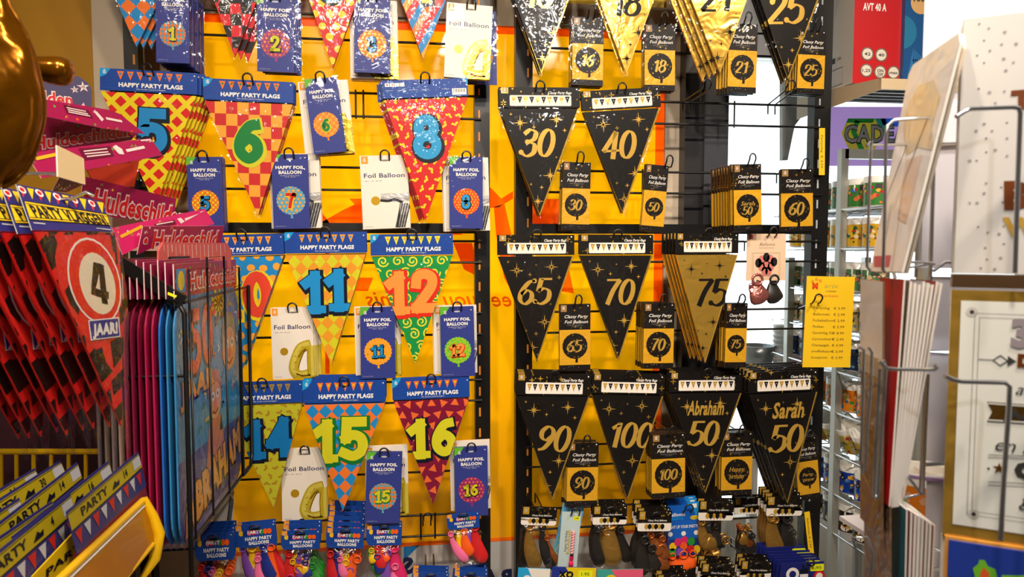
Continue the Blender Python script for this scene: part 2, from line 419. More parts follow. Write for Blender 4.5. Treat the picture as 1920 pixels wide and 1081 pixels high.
def pat_dots(mb, w, h, cols, q, nx=6, r=.3):
    s = w / nx
    for i in range(-7, 8):
        for j in range(0, 14):
            mb.disc((i + (j % 2) * .5) * s + q.uniform(-.1, .1) * s, -j * s * .86 + q.uniform(-.1, .1) * s, s * r * q.uniform(.85, 1.1), cols[1], 1, 14, s * r * q.uniform(.85, 1.1))
def pat_squig(mb, w, h, cols, q, n=90, a=.045, th=.022):
    for i in range(-8, 9):
        for j in range(0, 16):
            cx, cz = (i + (j % 2) * .5) * w / 8 + q.uniform(-.012, .012) * w, -j * w / 9.5 + q.uniform(-.012, .012) * w
            t = q.uniform(0, 3.1); c, d = math.cos(t), math.sin(t)
            pts = [(-1.5 + k * .33, math.sin(k * 1.05) * .55) for k in range(10)]
            mb.stroke([(cx + (x * c - y * d) * a * w * .55, cz + (x * d + y * c) * a * w * .55) for x, y in pts], th * w, cols[1], 1)
def pat_swirl(mb, w, h, cols, q, nx=5.6):
    s = w / nx
    for i in range(-6, 7):
        for j in range(0, 12):
            cx, cz = (i + (j % 2) * .5) * s, -j * s * .84 - s * .3; t0 = q.uniform(0, 6); sg = q.choice((-1, 1))
            mb.stroke([(cx + math.cos(t0 + sg * t * .62) * s * (.07 + .022 * t), cz + math.sin(t0 + sg * t * .62) * s * (.07 + .022 * t)) for t in range(16)], s * .1, cols[1], 1)
def pat_tri(mb, w, h, cols, q, nx=6.6):
    s = w / nx
    for i in range(-7, 8):
        for j in range(0, 14):
            cx, cz = (i + (j % 2) * .5) * s, -j * s * .95 - s * .3; t = q.uniform(0, 6)
            mb.p2([(cx + math.cos(t + k * 2.09) * s * .42, cz + math.sin(t + k * 2.09) * s * .42) for k in range(3)], cols[1], 1)
def pat_stripe(mb, w, h, cols, q):
    for i in range(-12, 26):
        x = i * w / 11
        mb.p2([(x, .02), (x + w / 11 * .98, .02), (x + w / 11 - h * .75, -h * 1.1), (x - h * .75, -h * 1.1)], cols[i % len(cols)], 1)
def pat_star(mb, w, h, cols, q):
    for x, z, r in ((-.25, -.13, .1), (.2, -.1, .095), (.11, -.62, .1), (-.05, -.86, .085)):
        mb.star(x * w, z * h, r * w, cols[1], 1, 4, .09)
        for k in range(4):
            a = R(45 + 90 * k); rr = r * w * .5; c, d = math.cos(a), math.sin(a); b = r * w * .1
            mb.p2([(x * w - d * b, z * h + c * b), (x * w + d * b, z * h - c * b), (x * w + c * rr, z * h + d * rr)], cols[1], 1)
    for x, z, r in ((-.08, -.17, .028), (.3, -.2, .03), (0, -.73, .03), (-.13, -.7, .02), (.02, -.93, .018), (.0, -.08, .016), (-.36, -.05, .02), (.19, -.45, .016)):
        mb.star(x * w, z * h, r * w, cols[1], 1, 4, .25)
YLW, ORG, RED, BLU = pr((226, 200, 24)), pr((232, 112, 30)), pr((206, 28, 28)), pr((30, 132, 196))
LIME, GRN, TAN, BUR = pr((206, 200, 36)), pr((20, 124, 56)), pr((236, 160, 52)), pr((122, 18, 52))
INK = pr((14, 18, 34))
STY = { # base colour, pattern, second colour(s), digit fill, digit edge
 '1': (BLU, pat_diamond, [ORG, ORG], LIME, INK), '2': (pr((214, 30, 40)), pat_check, [RED, pr((18, 14, 16))], LIME, INK),
 '3': (RED, pat_dots, [RED, YLW], BLU, INK), '4': (RED, pat_stripe, [RED, BLU, TAN, RED, BLU, ORG], LIME, INK),
 '5': (YLW, pat_lattice, [YLW, RED], BLU, INK), '6': (pr((198, 40, 42)), pat_check, [RED, TAN], GRN, LIME),
 '7': (pr((92, 152, 196)), pat_dots, [BLU, ORG], RED, YLW), '8': (pr((204, 30, 26)), pat_squig, [RED, YLW], pr((40, 150, 204)), INK),
 '10': (BLU, pat_dots, [BLU, TAN], pr((222, 66, 44)), YLW), '11': (LIME, pat_diamond, [LIME, pr((226, 148, 40))], pr((28, 140, 206)), INK),
 '12': (pr((24, 140, 66)), pat_swirl, [GRN, pr((220, 212, 56))], pr((240, 146, 62)), pr((214, 40, 22))), '14': (pr((184, 180, 40)), pat_squig, [LIME, pr((166, 124, 34))], pr((16, 112, 176)), INK),
 '15': (BLU, pat_diamond, [BLU, pr((232, 116, 44))], LIME, pr((14, 110, 46))), '16': (BUR, pat_tri, [BUR, pr((226, 104, 48))], LIME, INK)}
HBLUE, HBLUE2 = pr((24, 66, 150)), pr((36, 92, 176))
PWHITE, PSKY, PGREY = pr((236, 232, 226)), pr((22, 150, 214)), pr((190, 190, 196))
LOGOG, LOGOO = pr((96, 176, 50)), pr((238, 150, 40))
def logo(mb, x, z, s, m, L=2):
    # small balloon-house mark: a square with pale scribbles
    for k in range(3): mb.rect(x - s * .34, z - s * .34 + k * s * .22, x + s * (.3 - .05 * k), z - s * .22 + k * s * .22, m, L)
    mb.p2([(x - s * .3, z + s * .3), (x, z + s * .46), (x + s * .3, z + s * .3)], m, L)
def film_sheet(outline, rows, y0, amp, seed, m=None):
    # puffed clear sleeve: outline(t)->(xl,xr,z) for t 0..1
    q = random.Random(seed); mb = MB(); cols = 9
    for yy, sg in ((y0, -1), (y0 + .016, 1)):
        g = []
        for i in range(rows + 1):
            xl, xr, z = outline(i / rows); row = []
            for j in range(cols):
                u = j / (cols - 1); e = 1 - (2 * u - 1) ** 4; e *= min(1, 6 * min(i / rows, 1 - i / rows) + .1)
                row.append((xl + (xr - xl) * u, (y0 + .008) + sg * (.0055 * e + q.uniform(0, amp) * e), z))
            g.append(row)
        mb.grid(g, m or FILM, True)
        if sg < 0 and m is None: pass
    return mb
def header_happy(w, hh, num, back=False):
    mb = MB(); mb.box(-w / 2, 0, -hh, w / 2, .0016, 0, HBLUE)
    q = random.Random(len(num) + int(num))
    for k in range(16):
        x, z, a = q.uniform(-.47, .47) * w, -q.uniform(.06, .95) * hh, q.uniform(0, 3)
        mb.stroke([(x, z), (x + .012 * w * math.cos(a), z + .012 * w * math.sin(a)), (x + .024 * w * math.cos(a + .8), z + .02 * w * math.sin(a + .8))], .006 * w, HBLUE2, 1)
    base, pf, cols, df, de = STY[num]
    mb.disc(.47 * w, -.15 * hh, .008 * w, PWHITE, 2, 8)
    if back:
        for k in range(4):
            x = (-.47 + .058 * k) * w; mb.rect(x, -.36 * hh, x + .052 * w, -.16 * hh, PWHITE, 1)
            if k < 2: mb.p2([(x + .012 * w, -.22 * hh), (x + .04 * w, -.22 * hh), (x + .026 * w, -.32 * hh)], RED, 2)
        for c in range(5):
            for r_ in range(6): mb.rect((-.47 + .14 * c + (.1 if c == 4 else 0)) * w, (-.58 - .055 * r_) * hh, (-.47 + .14 * c + .09 + (.1 if c == 4 else 0) - .012 * (r_ % 3)) * w, (-.56 - .055 * r_) * hh, HBLUE2 if r_ else PGREY, 1)
        mb.rect(.31 * w, -.92 * hh, .48 * w, -.56 * hh, PWHITE, 1)
        for k in range(14): mb.rect((.325 + k * .0105) * w, -.78 * hh, (.325 + k * .0105 + .003 + .003 * (k % 3 == 0)) * w, -.6 * hh, INK, 2)
        mb.p2([(.42 * w, 0), (.5 * w, 0), (.5 * w, -.36 * hh)], PSKY, 1); logo(mb, .46 * w, -.12 * hh, .05 * w, PWHITE)
        return mb
    mb.p2([(-.5 * w, 0), (-.39 * w, 0), (-.44 * w, -.3 * hh), (-.5 * w, -.42 * hh)], PSKY, 1); logo(mb, -.45 * w, -.16 * hh, .055 * w, PWHITE)
    for k in range(7):
        x = (-.29 + k * .1) * w; c0 = TAN if k % 2 == 0 or num != '10' else ORG
        tri = [(x - .036 * w, -.1 * hh), (x + .036 * w, -.1 * hh), (x, -.5 * hh)]
        mb.p2(tri, cols[1] if num not in '56' else ORG, 1); mb.disc(x, -.22 * hh, .013 * w, df, 2, 8)
    mb.text('HAPPY PARTY FLAGS', .02 * w, -.71 * hh, .19 * hh, PWHITE, 2, w=.66 * w, bold=.045)
    mb.text('Slim double-sided foil flagline', .02 * w, -.89 * hh, .055 * hh, PWHITE, 2, w=.3 * w, res=1)
    mb.rect(-.48 * w, -.9 * hh, -.32 * w, -.875 * hh, HBLUE2, 2)
    mb.disc(0, -.27 * hh, .03 * w, INK, 2, 12, .05 * hh)
    return mb
def rrect(x0, z0, x1, z1, r, n=4):
    o = []
    for cx, cz, a in ((x1 - r, z1 - r, 0), (x0 + r, z1 - r, 90), (x0 + r, z0 + r, 180), (x1 - r, z0 + r, 270)):
        o += [(cx + r * math.cos(R(a + 90 * k / n)), cz + r * math.sin(R(a + 90 * k / n))) for k in range(n + 1)]
    return o
PBLK, PGOLD = BLKP, M((214, 168, 58), .3, .35, .3, .3, 30, 'printgold')
PCREAM = pr((236, 226, 214))
def sparkle(mb, w, h, x0, z0, n, seed):
    q = random.Random(seed)
    for k in range(n): mb.star(x0 + q.uniform(-.48, .48) * w, z0 - q.uniform(.03, .97) * h, q.choice((.008, .012, .012, .03)) * w * 1.4, PGOLD, 1, 4, .22)
def header_classy(w, hh):
    mb = MB(); mb.box(-w / 2, 0, -hh, w / 2, .0016, 0, PBLK)
    sparkle(mb, w, hh, 0, 0, 26, int(w * 1e5)); mb.disc(.46 * w, -.1 * hh, .01 * w, PWHITE, 2, 8)
    mb.rect(-.47 * w, -.31 * hh, -.385 * w, -.02 * hh, PGOLD, 2); mb.rect(-.458 * w, -.27 * hh, -.397 * w, -.06 * hh, M((170, 140, 90), .4), 3); logo(mb, -.428 * w, -.16 * hh, .045 * w, PWHITE, 4)
    mb.text('Classy Party flags', .25 * w, -.27 * hh, .13 * hh, PWHITE, 3, w=.29 * w, bold=.02, shear=.25)
    mb.p2(rrect(-.37 * w, -.93 * hh, .39 * w, -.4 * hh, .015 * w), PCREAM, 2)
    for k in range(10):
        x = (-.32 + k * .0735) * w; dz = -.02 * hh * math.sin((k + .5) / 10 * math.pi)
        mb.p2([(x - .03 * w, -.46 * hh + dz), (x + .03 * w, -.46 * hh + dz), (x, -.8 * hh + dz)], PGOLD if k % 2 == 0 else PBLK, 3)
        mb.disc(x, -.56 * hh + dz, .007 * w, PGREY if k % 2 else PCREAM, 4, 6)
    mb.disc(0, -.18 * hh, .03 * w, BLK, 2, 10, .04 * hh)
    return mb
def pennant_pack(num, tl, tr, hp, apex, style, Y, label, n=1, dy=.012, dpx=None, dh=None, group=None, txt=None, hk=True, seed=0, what=None, dx=0., dz=0.):
    m, w, hh = wall_item(*tl, *tr, hp, Y)
    ax, az = local(m, *apex, Y); zt = -hh - .004; fh = zt - az
    root = thing('pennant_pack', label, 'pennant pack', group, m)
    q = random.Random(seed + len(num) * 7 + int(num))
    (header_happy(w, hh, num, style == 'back') if style in ('happy', 'back') else header_classy(w, hh)).build('header_card', root)
    hw = w * .49; tri = [(-hw, zt), (hw, zt), (ax, az)]
    dz0 = lambda x, z, L: (x, -.001 - L * E, z)
    mb = MB(map3=lambda x, z, L: (x, -.001 - L * E, z + zt))
    tl0 = [(-hw, 0), (hw, 0), (ax, az - zt)]
    bodym = {'gold': GOLDF, 'black': BLKP}.get(style) or STY[num][0]
    mb.prism([(x, z + zt) for x, z in tl0], -.001, .005, bodym)
    mb.clip = tl0
    dcx, dcz, dh_ = 0, -fh * .36, fh * .36
    if dpx: lx, lz = local(m, *dpx, Y); dcx, dcz = lx, lz - zt
    if dh: dh_ = dh * w / (tr[0] - tl[0])
    if style in ('happy', 'back'):
        base, pf, cols, df, de = STY[num]
        mb.mat(base); pf(mb, w, fh, cols, q)
        cartoon(mb, num, dcx, dcz, dh_, df, de, 3)
    else:
        c0, c1 = (BLKP, GOLDP) if style == 'black' else (GOLDF, PBLK)
        pat_star(mb, w, fh, [c0, c1], q)
        if style == 'black': mb.stroke([(hw * .985, 0), (ax, az - zt)], .03 * w, GOLDF, 2); mb.stroke([(-hw, -.01), (ax, az - zt)], .012 * w, GOLDF, 2)
        else: mb.stroke([(hw * .985, 0), (ax, az - zt)], .02 * w, GOLDP, 2)
        if txt:
            mb.text(txt, dcx, dcz + dh_ * .62, dh_ * .62, c1, 3, w=w * (.5 if txt == 'Abraham' else .46), bold=.03, shear=.25)
            script(mb, num, dcx, dcz - dh_ * .5, dh_, c1, 3)
        else: script(mb, num, dcx, dcz, dh_, c1, 3)
    mb.build('pennant', root)
    def outl(t): 
        z = -hh * .98 + (az - .006 + hh * .98) * t; k = max(0, (t - .04) / .96)
        return (-w * .505 * (1 - k) + (ax - .006) * k, w * .505 * (1 - k) + (ax + .006) * k, z)
    film_sheet(outl, 12, -.006, .0035, seed + 3 + len(label)).build('clear_sleeve', root)
    if n > 1: pile(root, n, dy, what or label, group, seed=seed + 5, dx=dx, dz=dz)
    elif group: root['group'] = group
    c = m @ Vector((0, 0, -hh * .22))
    if hk: hook(c.x, c.z, Y - .014, label='black wire hook holding ' + hk)
    return root

# ---------------------------------------------------------------- pennant packs on the wall
GH, GK = 'blue headed number pennant packs', 'black and gold pennant packs'
def happy(num, tl, tr, hp, apex, label, Y=1.93, n=1, style='happy', what=None, **k):
    return pennant_pack(num, tl, tr, hp, apex, style, Y, label, n, group=GH, hk='the number %s pennant pack' % num if label else None, what=what, **k)
happy('1', (163, -160), (352, -155), 42, (256, 88), 'orange and blue diamond pennant hanging at the top beside the number 1 balloon card', n=3, what='orange and blue diamond pennant by the number 1 balloon', dx=.012, dpx=(258, -60), dh=90)
happy('2', (358, -148), (522, -145), 40, (440, 107), 'red and black checked pennant hanging left of the number 2 balloon card', n=3, what='red and black checked pennant by the number 2 balloon', dx=.012, dz=-.003, dpx=(440, -40), dh=80)
happy('3', (547, -124), (697, -121), 40, (624, 127), 'red pennant with yellow dots beside the number 3 balloon card', n=2, what='red pennant with yellow dots by the number 3 balloon', dpx=(622, -30), dh=70)
happy('4', (712, -140), (874, -138), 40, (793, 110), 'red blue and orange striped pennant beside the white gold-balloon card', n=2, what='striped pennant by the white gold-balloon card', dpx=(793, -35), dh=80)
happy('5', (187, 127), (370, 137), 41, (292, 385), 'yellow pennant with red diamonds and a blue 5', n=6, what='yellow pennant pack with a blue 5', dpx=(288, 246), dh=92, dx=.006)
happy('6', (381, 146), (550, 154), 40, (484, 403), 'red and tan checked pennant with a green 6', n=4, what='checked pennant pack with a green 6', dpx=(470, 262), dh=92)
happy('8', (716, 151), (876, 146), 34, (798, 414), 'red pennant with yellow squiggles and a blue 8', n=5, style='back', what='red pennant pack with a blue 8', dpx=(803, 256), dh=84, dx=-.004)
happy('10', (376, 442), (531, 438), 39, (455, 690), 'blue pennant with orange dots and a red 0, half behind the rack', n=3, what='blue dotted pennant pack half behind the rack', dpx=(462, 555), dh=92)
happy('11', (533, 436), (686, 435), 39, (621, 682), 'yellow and orange diamond pennant with a blue 11', n=3, what='yellow diamond pennant pack with a blue 11', dpx=(612, 547), dh=84)
happy('12', (694, 440), (849, 438), 39, (779, 680), 'green pennant with yellow swirls and an orange 12', n=2, what='green swirl pennant pack with an orange 12', dpx=(777, 548), dh=84)
happy('14', (418, 719), (567, 714), 40, (513, 950), 'lime pennant with brown squiggles and a blue 14', n=2, what='lime pennant pack with a blue 14', dpx=(507, 822), dh=80)
happy('15', (567, 714), (723, 711), 42, (643, 957), 'orange and blue diamond pennant with a lime 15', n=4, what='orange and blue pennant pack with a lime 15', dpx=(643, 825), dh=86, dz=.003)
happy('16', (735, 712), (880, 706), 38, (812, 944), 'burgundy pennant with orange triangles and a lime 16', n=3, what='burgundy pennant pack with a lime 16', dpx=(815, 820), dh=78)

def classy(num, tl, tr, hp, apex, label, Y=1.93, n=1, style='black', **k):
    return pennant_pack(num, tl, tr, hp, apex, style, Y, label, n, group=GK, hk='the pennant pack marked ' + ('a name above ' if k.get('txt') else '') + num + (' at the right end' if k.get('txt') == 'Sarah' else ''), what=k.pop('what', label), **k)
classy('16', (938, -105), (1090, -104), 38, (1015, 138), 'black pennant with a gold 16 hanging at the top of the rack', n=3, dpx=(1012, -10), dh=46, what='black pennant pack with a gold 16 at the top', dx=-.003)
classy('18', (1098, -105), (1250, -104), 38, (1174, 138), 'gold pennant with a black 18', n=2, style='gold', dpx=(1176, 5), dh=46, dx=-.006)
classy('21', (1268, -105), (1424, -104), 38, (1350, 136), 'gold pennant with a black 21', n=4, style='gold', dpx=(1347, -6), dh=48, dx=-.012, dz=-.006)
classy('25', (1403, -98), (1557, -97), 38, (1477, 150), 'black pennant with a gold 25', n=3, dpx=(1476, 16), dh=50, dx=-.004, dz=-.004)
classy('30', (935, 163), (1087, 164), 38, (1012, 405), 'black pennant with a gold 30', n=4, dpx=(1010, 268), dh=48)
classy('40', (1089, 171), (1237, 163), 37, (1167, 400), 'black pennant with a gold 40, tilted on its hook', n=2, dpx=(1163, 272), dh=47)
classy('65', (932, 440), (1077, 440), 38, (1007, 678), 'glossy black pennant with a gold 65', dpx=(1005, 546), dh=46)
classy('70', (1086, 440), (1225, 440), 37, (1160, 674), 'black pennant with a gold 70', n=2, dpx=(1162, 547), dh=44)
classy('75', (1267, 437), (1385, 437), 38, (1322, 680), 'gold pennant with a black 75', Y=1.89, n=5, style='gold', dpx=(1335, 548), dh=46, dy=.022, dx=-.002)
classy('90', (968, 700), (1109, 702), 40, (1036, 936), 'black pennant with a gold 90', n=4, dpx=(1041, 822), dh=46, dz=.002)
classy('100', (1111, 700), (1247, 703), 37, (1176, 937), 'black pennant with a gold 100', n=4, dpx=(1184, 815), dh=44, dz=.002)
classy('50', (1255, 698), (1393, 697), 37, (1322, 924), 'black pennant with a long gold name above a gold 50', n=5, dpx=(1322, 790), dh=42, txt='Abraham', dz=.002, dx=-.003)
classy('50', (1403, 698), (1534, 693), 39, (1476, 944), 'rightmost black pennant, a short gold name above a gold 50', Y=1.90, n=6, dpx=(1477, 797), dh=46, txt='Sarah', dy=.018, dz=.002, dx=-.003)

# ---------------------------------------------------------------- foil balloon packs
PURP = pr((50, 60, 136)); PPALE = pr((74, 84, 160))
BALC = {'1': (pr((96, 150, 170)), pat_diamond, ORG), '2': (pr((150, 60, 120)), pat_tri, ORG), '3': (pr((236, 120, 24)), pat_dots, YLW), '5': (pr((226, 110, 30)), pat_lattice, YLW),
        '6': (pr((236, 130, 40)), pat_check, TAN), '7': (pr((92, 160, 190)), pat_dots, TAN), '8': (pr((230, 80, 24)), pat_squig, YLW), '11': (pr((236, 160, 30)), pat_diamond, TAN),
        '12': (pr((110, 190, 50)), pat_swirl, LIME), '15': (pr((90, 160, 176)), pat_diamond, ORG), '16': (pr((150, 40, 110)), pat_tri, ORG)}
def card_base(w, h, m, t=.004, side=None):
    mb = MB(); mb.box(-w / 2, 0, -h, w / 2, t, 0, side or m, m); return mb
def sleeve(w, h, root, seed, t=.005, ex=.004):
    q = random.Random(seed); mb = MB(); g = []
    for i in range(9):
        z = ex - (h + 2 * ex) * i / 8; g.append([(-w / 2 - ex + (w + 2 * ex) * j / 5, -.0022 - .0022 * (0 < i < 8 and 0 < j < 5) - q.uniform(0, .0022) * (0 < i < 8), z) for j in range(6)])
    mb.grid(g, FILM, True)
    for sx in (-1, 1): mb.face([(sx * (w / 2 + ex), -.0022, ex), (sx * (w / 2 + ex), t, ex), (sx * (w / 2 + ex), t, -h - ex), (sx * (w / 2 + ex), -.0022, -h - ex)], FILM)
    mb.build('clear_sleeve', root)
GF = 'blue card foil balloon packs'
def happy_foil(num, tl, tr, hp, label, Y=1.93, n=1, dy=.007, hk=True, dx=0.):
    m, w, h = wall_item(*tl, *tr, hp, Y); root = thing('foil_balloon_pack', label, 'foil balloon pack', GF, m)
    mb = card_base(w, h, PURP, .003); q = random.Random(int(num))
    for k in range(14):
        x, z, a = q.uniform(-.46, .46) * w, -q.uniform(.36, .97) * h, q.uniform(0, 3); mb.stroke([(x, z), (x + .05 * w * math.cos(a), z + .05 * w * math.sin(a))], .012 * w, PPALE, 1)
    mb.p2([(-.5 * w, 0), (-.22 * w, 0), (-.32 * w, -.07 * h), (-.5 * w, -.12 * h)], LOGOG, 1); logo(mb, -.35 * w, -.075 * h, .13 * w, PWHITE)
    mb.disc(.42 * w, -.045 * h, .018 * w, PWHITE, 1, 8); mb.disc(0, -.065 * h, .09 * w, PGREY, 1, 14, .012 * h)
    mb.text('HAPPY FOIL', .0, -.175 * h, .042 * h, PWHITE, 2, w=.78 * w, bold=.045); mb.text('BALLOON', .0, -.24 * h, .044 * h, PWHITE, 2, w=.62 * w, bold=.045)
    mb.text('Suitable for helium and air', 0, -.285 * h, .012 * h, PWHITE, 2, w=.52 * w, res=1); mb.text('Ø 18" - 45 cm', 0, -.305 * h, .012 * h, PWHITE, 2, w=.28 * w, res=1)
    mb.text('www.party.com', -.3 * w, -.965 * h, .008 * h, PWHITE, 2, w=.3 * w, res=1)
    r = .385 * w; cx, cz = .0 * w, -.62 * h; bc, pf, c1 = BALC[num]
    circ = [(r * math.cos(R(15 * k)), r * math.sin(R(15 * k))) for k in range(24)]
    sub = MB(map3=lambda x, z, L: (x + cx, -L * E, z + cz)); sub.p2(circ, bc, 1); sub.clip = circ
    raw = sub.map3; sub.map3 = lambda x, z, L: (x + cx, -(L + 1) * E, z + cz + r)
    sub.clip = [(x, z - r) for x, z in circ]; pf(sub, 2 * r, 2.1 * r, [bc, c1], q); sub.map3, sub.clip = raw, None
    for k in range(24):
        a, b = R(15 * k), R(15 * k + 15); sub.p2([(r * math.cos(a), r * math.sin(a)), (r * 1.06 * math.cos((a + b) / 2), r * 1.06 * math.sin((a + b) / 2)), (r * math.cos(b), r * math.sin(b))], bc, 1)
    sub.p2([(-.06 * r, -r), (.06 * r, -r), (.12 * r, -1.3 * r), (-.05 * r, -1.3 * r)], bc, 1)
    cartoon(sub, num, 0, 0, 1.12 * r if len(num) == 1 else .98 * r, STY.get(num, STY['7'])[3] if num != '7' else RED, STY[num][4] if num != '7' else YLW, 4, th=.2)
    off = len(mb.v); mb.v += sub.v; mb.f += [tuple(i + off for i in f) for f in sub.f]; mb.mi += [mb.mat(sub.ms[i]) for i in sub.mi]; mb.sm += sub.sm
    mb.build('printed_card', root); sleeve(w, h, root, int(num) + 40)
    if n > 1: pile(root, n, dy, 'blue card pack of the number %s foil balloon' % num, GF, seed=int(num), dx=dx)
    c = m @ Vector((0, 0, -h * .06))
    if hk: hook(c.x, c.z, Y - .012, label='black wire hook carrying the number %s foil balloon card' % num)
    return root
def white_foil(digit, tl, tr, hp, label, Y=1.95, n=1, hk=None, dy=.007, grp='white card foil balloon packs', dx=0.):
    m, w, h = wall_item(*tl, *tr, hp, Y); root = thing('foil_balloon_pack', label, 'foil balloon pack', grp, m)
    CR_ = card((232, 222, 208)); mb = card_base(w, h, CR_, .004)
    mb.rect(-.47 * w, -.11 * h, -.33 * w, -.01 * h, LOGOO, 1); logo(mb, -.4 * w, -.06 * h, .1 * w, PWHITE)
    nv = M((30, 34, 92), .4)
    mb.text('Foil Balloon', 0, -.27 * h, .062 * h, nv, 1, w=.86 * w, bold=.012); mb.text(('Gold' if digit == '4' else 'Silver') + ' - 34" - 86 CM', -.42 * w, -.345 * h, .014 * h, nv, 1, w=.36 * w, align='L', res=1)
    mb.disc(-.21 * w, -.615 * h, .095 * w, M((206, 160, 30), .3, .4, key='golddot'), 1, 20)
    mb.disc(.03 * w, -.07 * h, .09 * w, M((120, 110, 100), .5), 1, 14, .012 * h)
    mb.rect(-.46 * w, -.972 * h, -.28 * w, -.967 * h, M((150, 140, 140), .5), 1)
    q = random.Random(int(digit)); mb.clip = [(-w / 2, -h), (w / 2, -h), (w / 2, 0), (-w / 2, 0)]
    if digit == '4':
        G = [M(c, .25, .35, .4, .2, 30) for c in ((214, 186, 44), (240, 220, 90), (150, 108, 16), (118, 76, 8))]
        ring = [(.42, .52), (.2, .56), (.08, .68), (0, .84), (.06, .93), (.22, .955), (.4, .93), (.5, .91)]
        rg = spline([(x * w, -z * h) for x, z in ring], 5); nn = len(rg)
        mb.stroke([(x + .012 * w, z - .012 * h) for x, z in rg], [.24 * w] * nn, G[3], 1)
        mb.stroke(rg, [.23 * w] * nn, G[0], 2); mb.stroke([(x - .02 * w, z + .012 * h) for x, z in rg], [.1 * w] * nn, G[1], 3)
        st = [(.44 * w, -.54 * h), (.43 * w, -.75 * h), (.44 * w, -.97 * h)]; mb.stroke(st, .2 * w, G[0], 4); mb.stroke([(x + .02 * w, z) for x, z in st], .07 * w, G[1], 5); mb.stroke([(.36 * w, -.6 * h), (.34 * w, -.75 * h), (.35 * w, -.93 * h)], .012 * w, G[2], 5)
        mb.stroke([(.13 * w, -.7 * h), (.22 * w, -.62 * h), (.31 * w, -.58 * h)], .035 * w, G[2], 4); mb.stroke([(.06 * w, -.93 * h), (.2 * w, -.965 * h), (.4 * w, -.955 * h)], .035 * w, G[3], 4)
        for k in range(10):
            a = rg[4 + 3 * k % (nn - 6)]; mb.stroke([a, (a[0] + q.uniform(-.06, .06) * w, a[1] + q.uniform(-.02, .02) * h)], .012 * w, G[2], 4)
    else:
        G = [M(c, .25, .4, .4, .2, 30) for c in ((196, 190, 186), (232, 228, 224), (120, 116, 116), (62, 60, 62))]
        a = spline([(-.1 * w, -.58 * h), (.1 * w, -.575 * h), (.3 * w, -.585 * h), (.5 * w, -.57 * h)], 5); mb.stroke(a, .17 * w, G[0], 1)
        mb.stroke([(x, z + .03 * h) for x, z in a], .06 * w, G[1], 2)
        b = spline([(-.11 * w, -.61 * h), (.06 * w, -.622 * h), (.2 * w, -.605 * h), (.36 * w, -.65 * h)], 5); mb.stroke(b, [.05 * w] * len(b), G[3], 3)
        for k in range(16):
            x = .2 + .2 * k / 15; mb.stroke([((x + .12) * w, -.66 * h), ((x + .06) * w, -.8 * h), ((x - .02) * w, -.99 * h)], .018 * w, G[k % 4], 2)
        mb.stroke([(.31 * w, -.655 * h), (.27 * w, -.8 * h), (.22 * w, -.985 * h)], [.01 * w, .03 * w, .06 * w], G[3], 3)
    mb.clip = None; mb.build('printed_card', root)
    mb = MB(); z0 = -.02 * h
    if n > 1: pile(root, n, dy, label.split(',')[0], grp, seed=int(tl[0]), dx=dx)
    c = m @ Vector((.03 * w, 0, -h * .07))
    if hk: hook(c.x, c.z, Y - .012, label=hk)
    return root
GC = 'black and gold foil balloon packs'
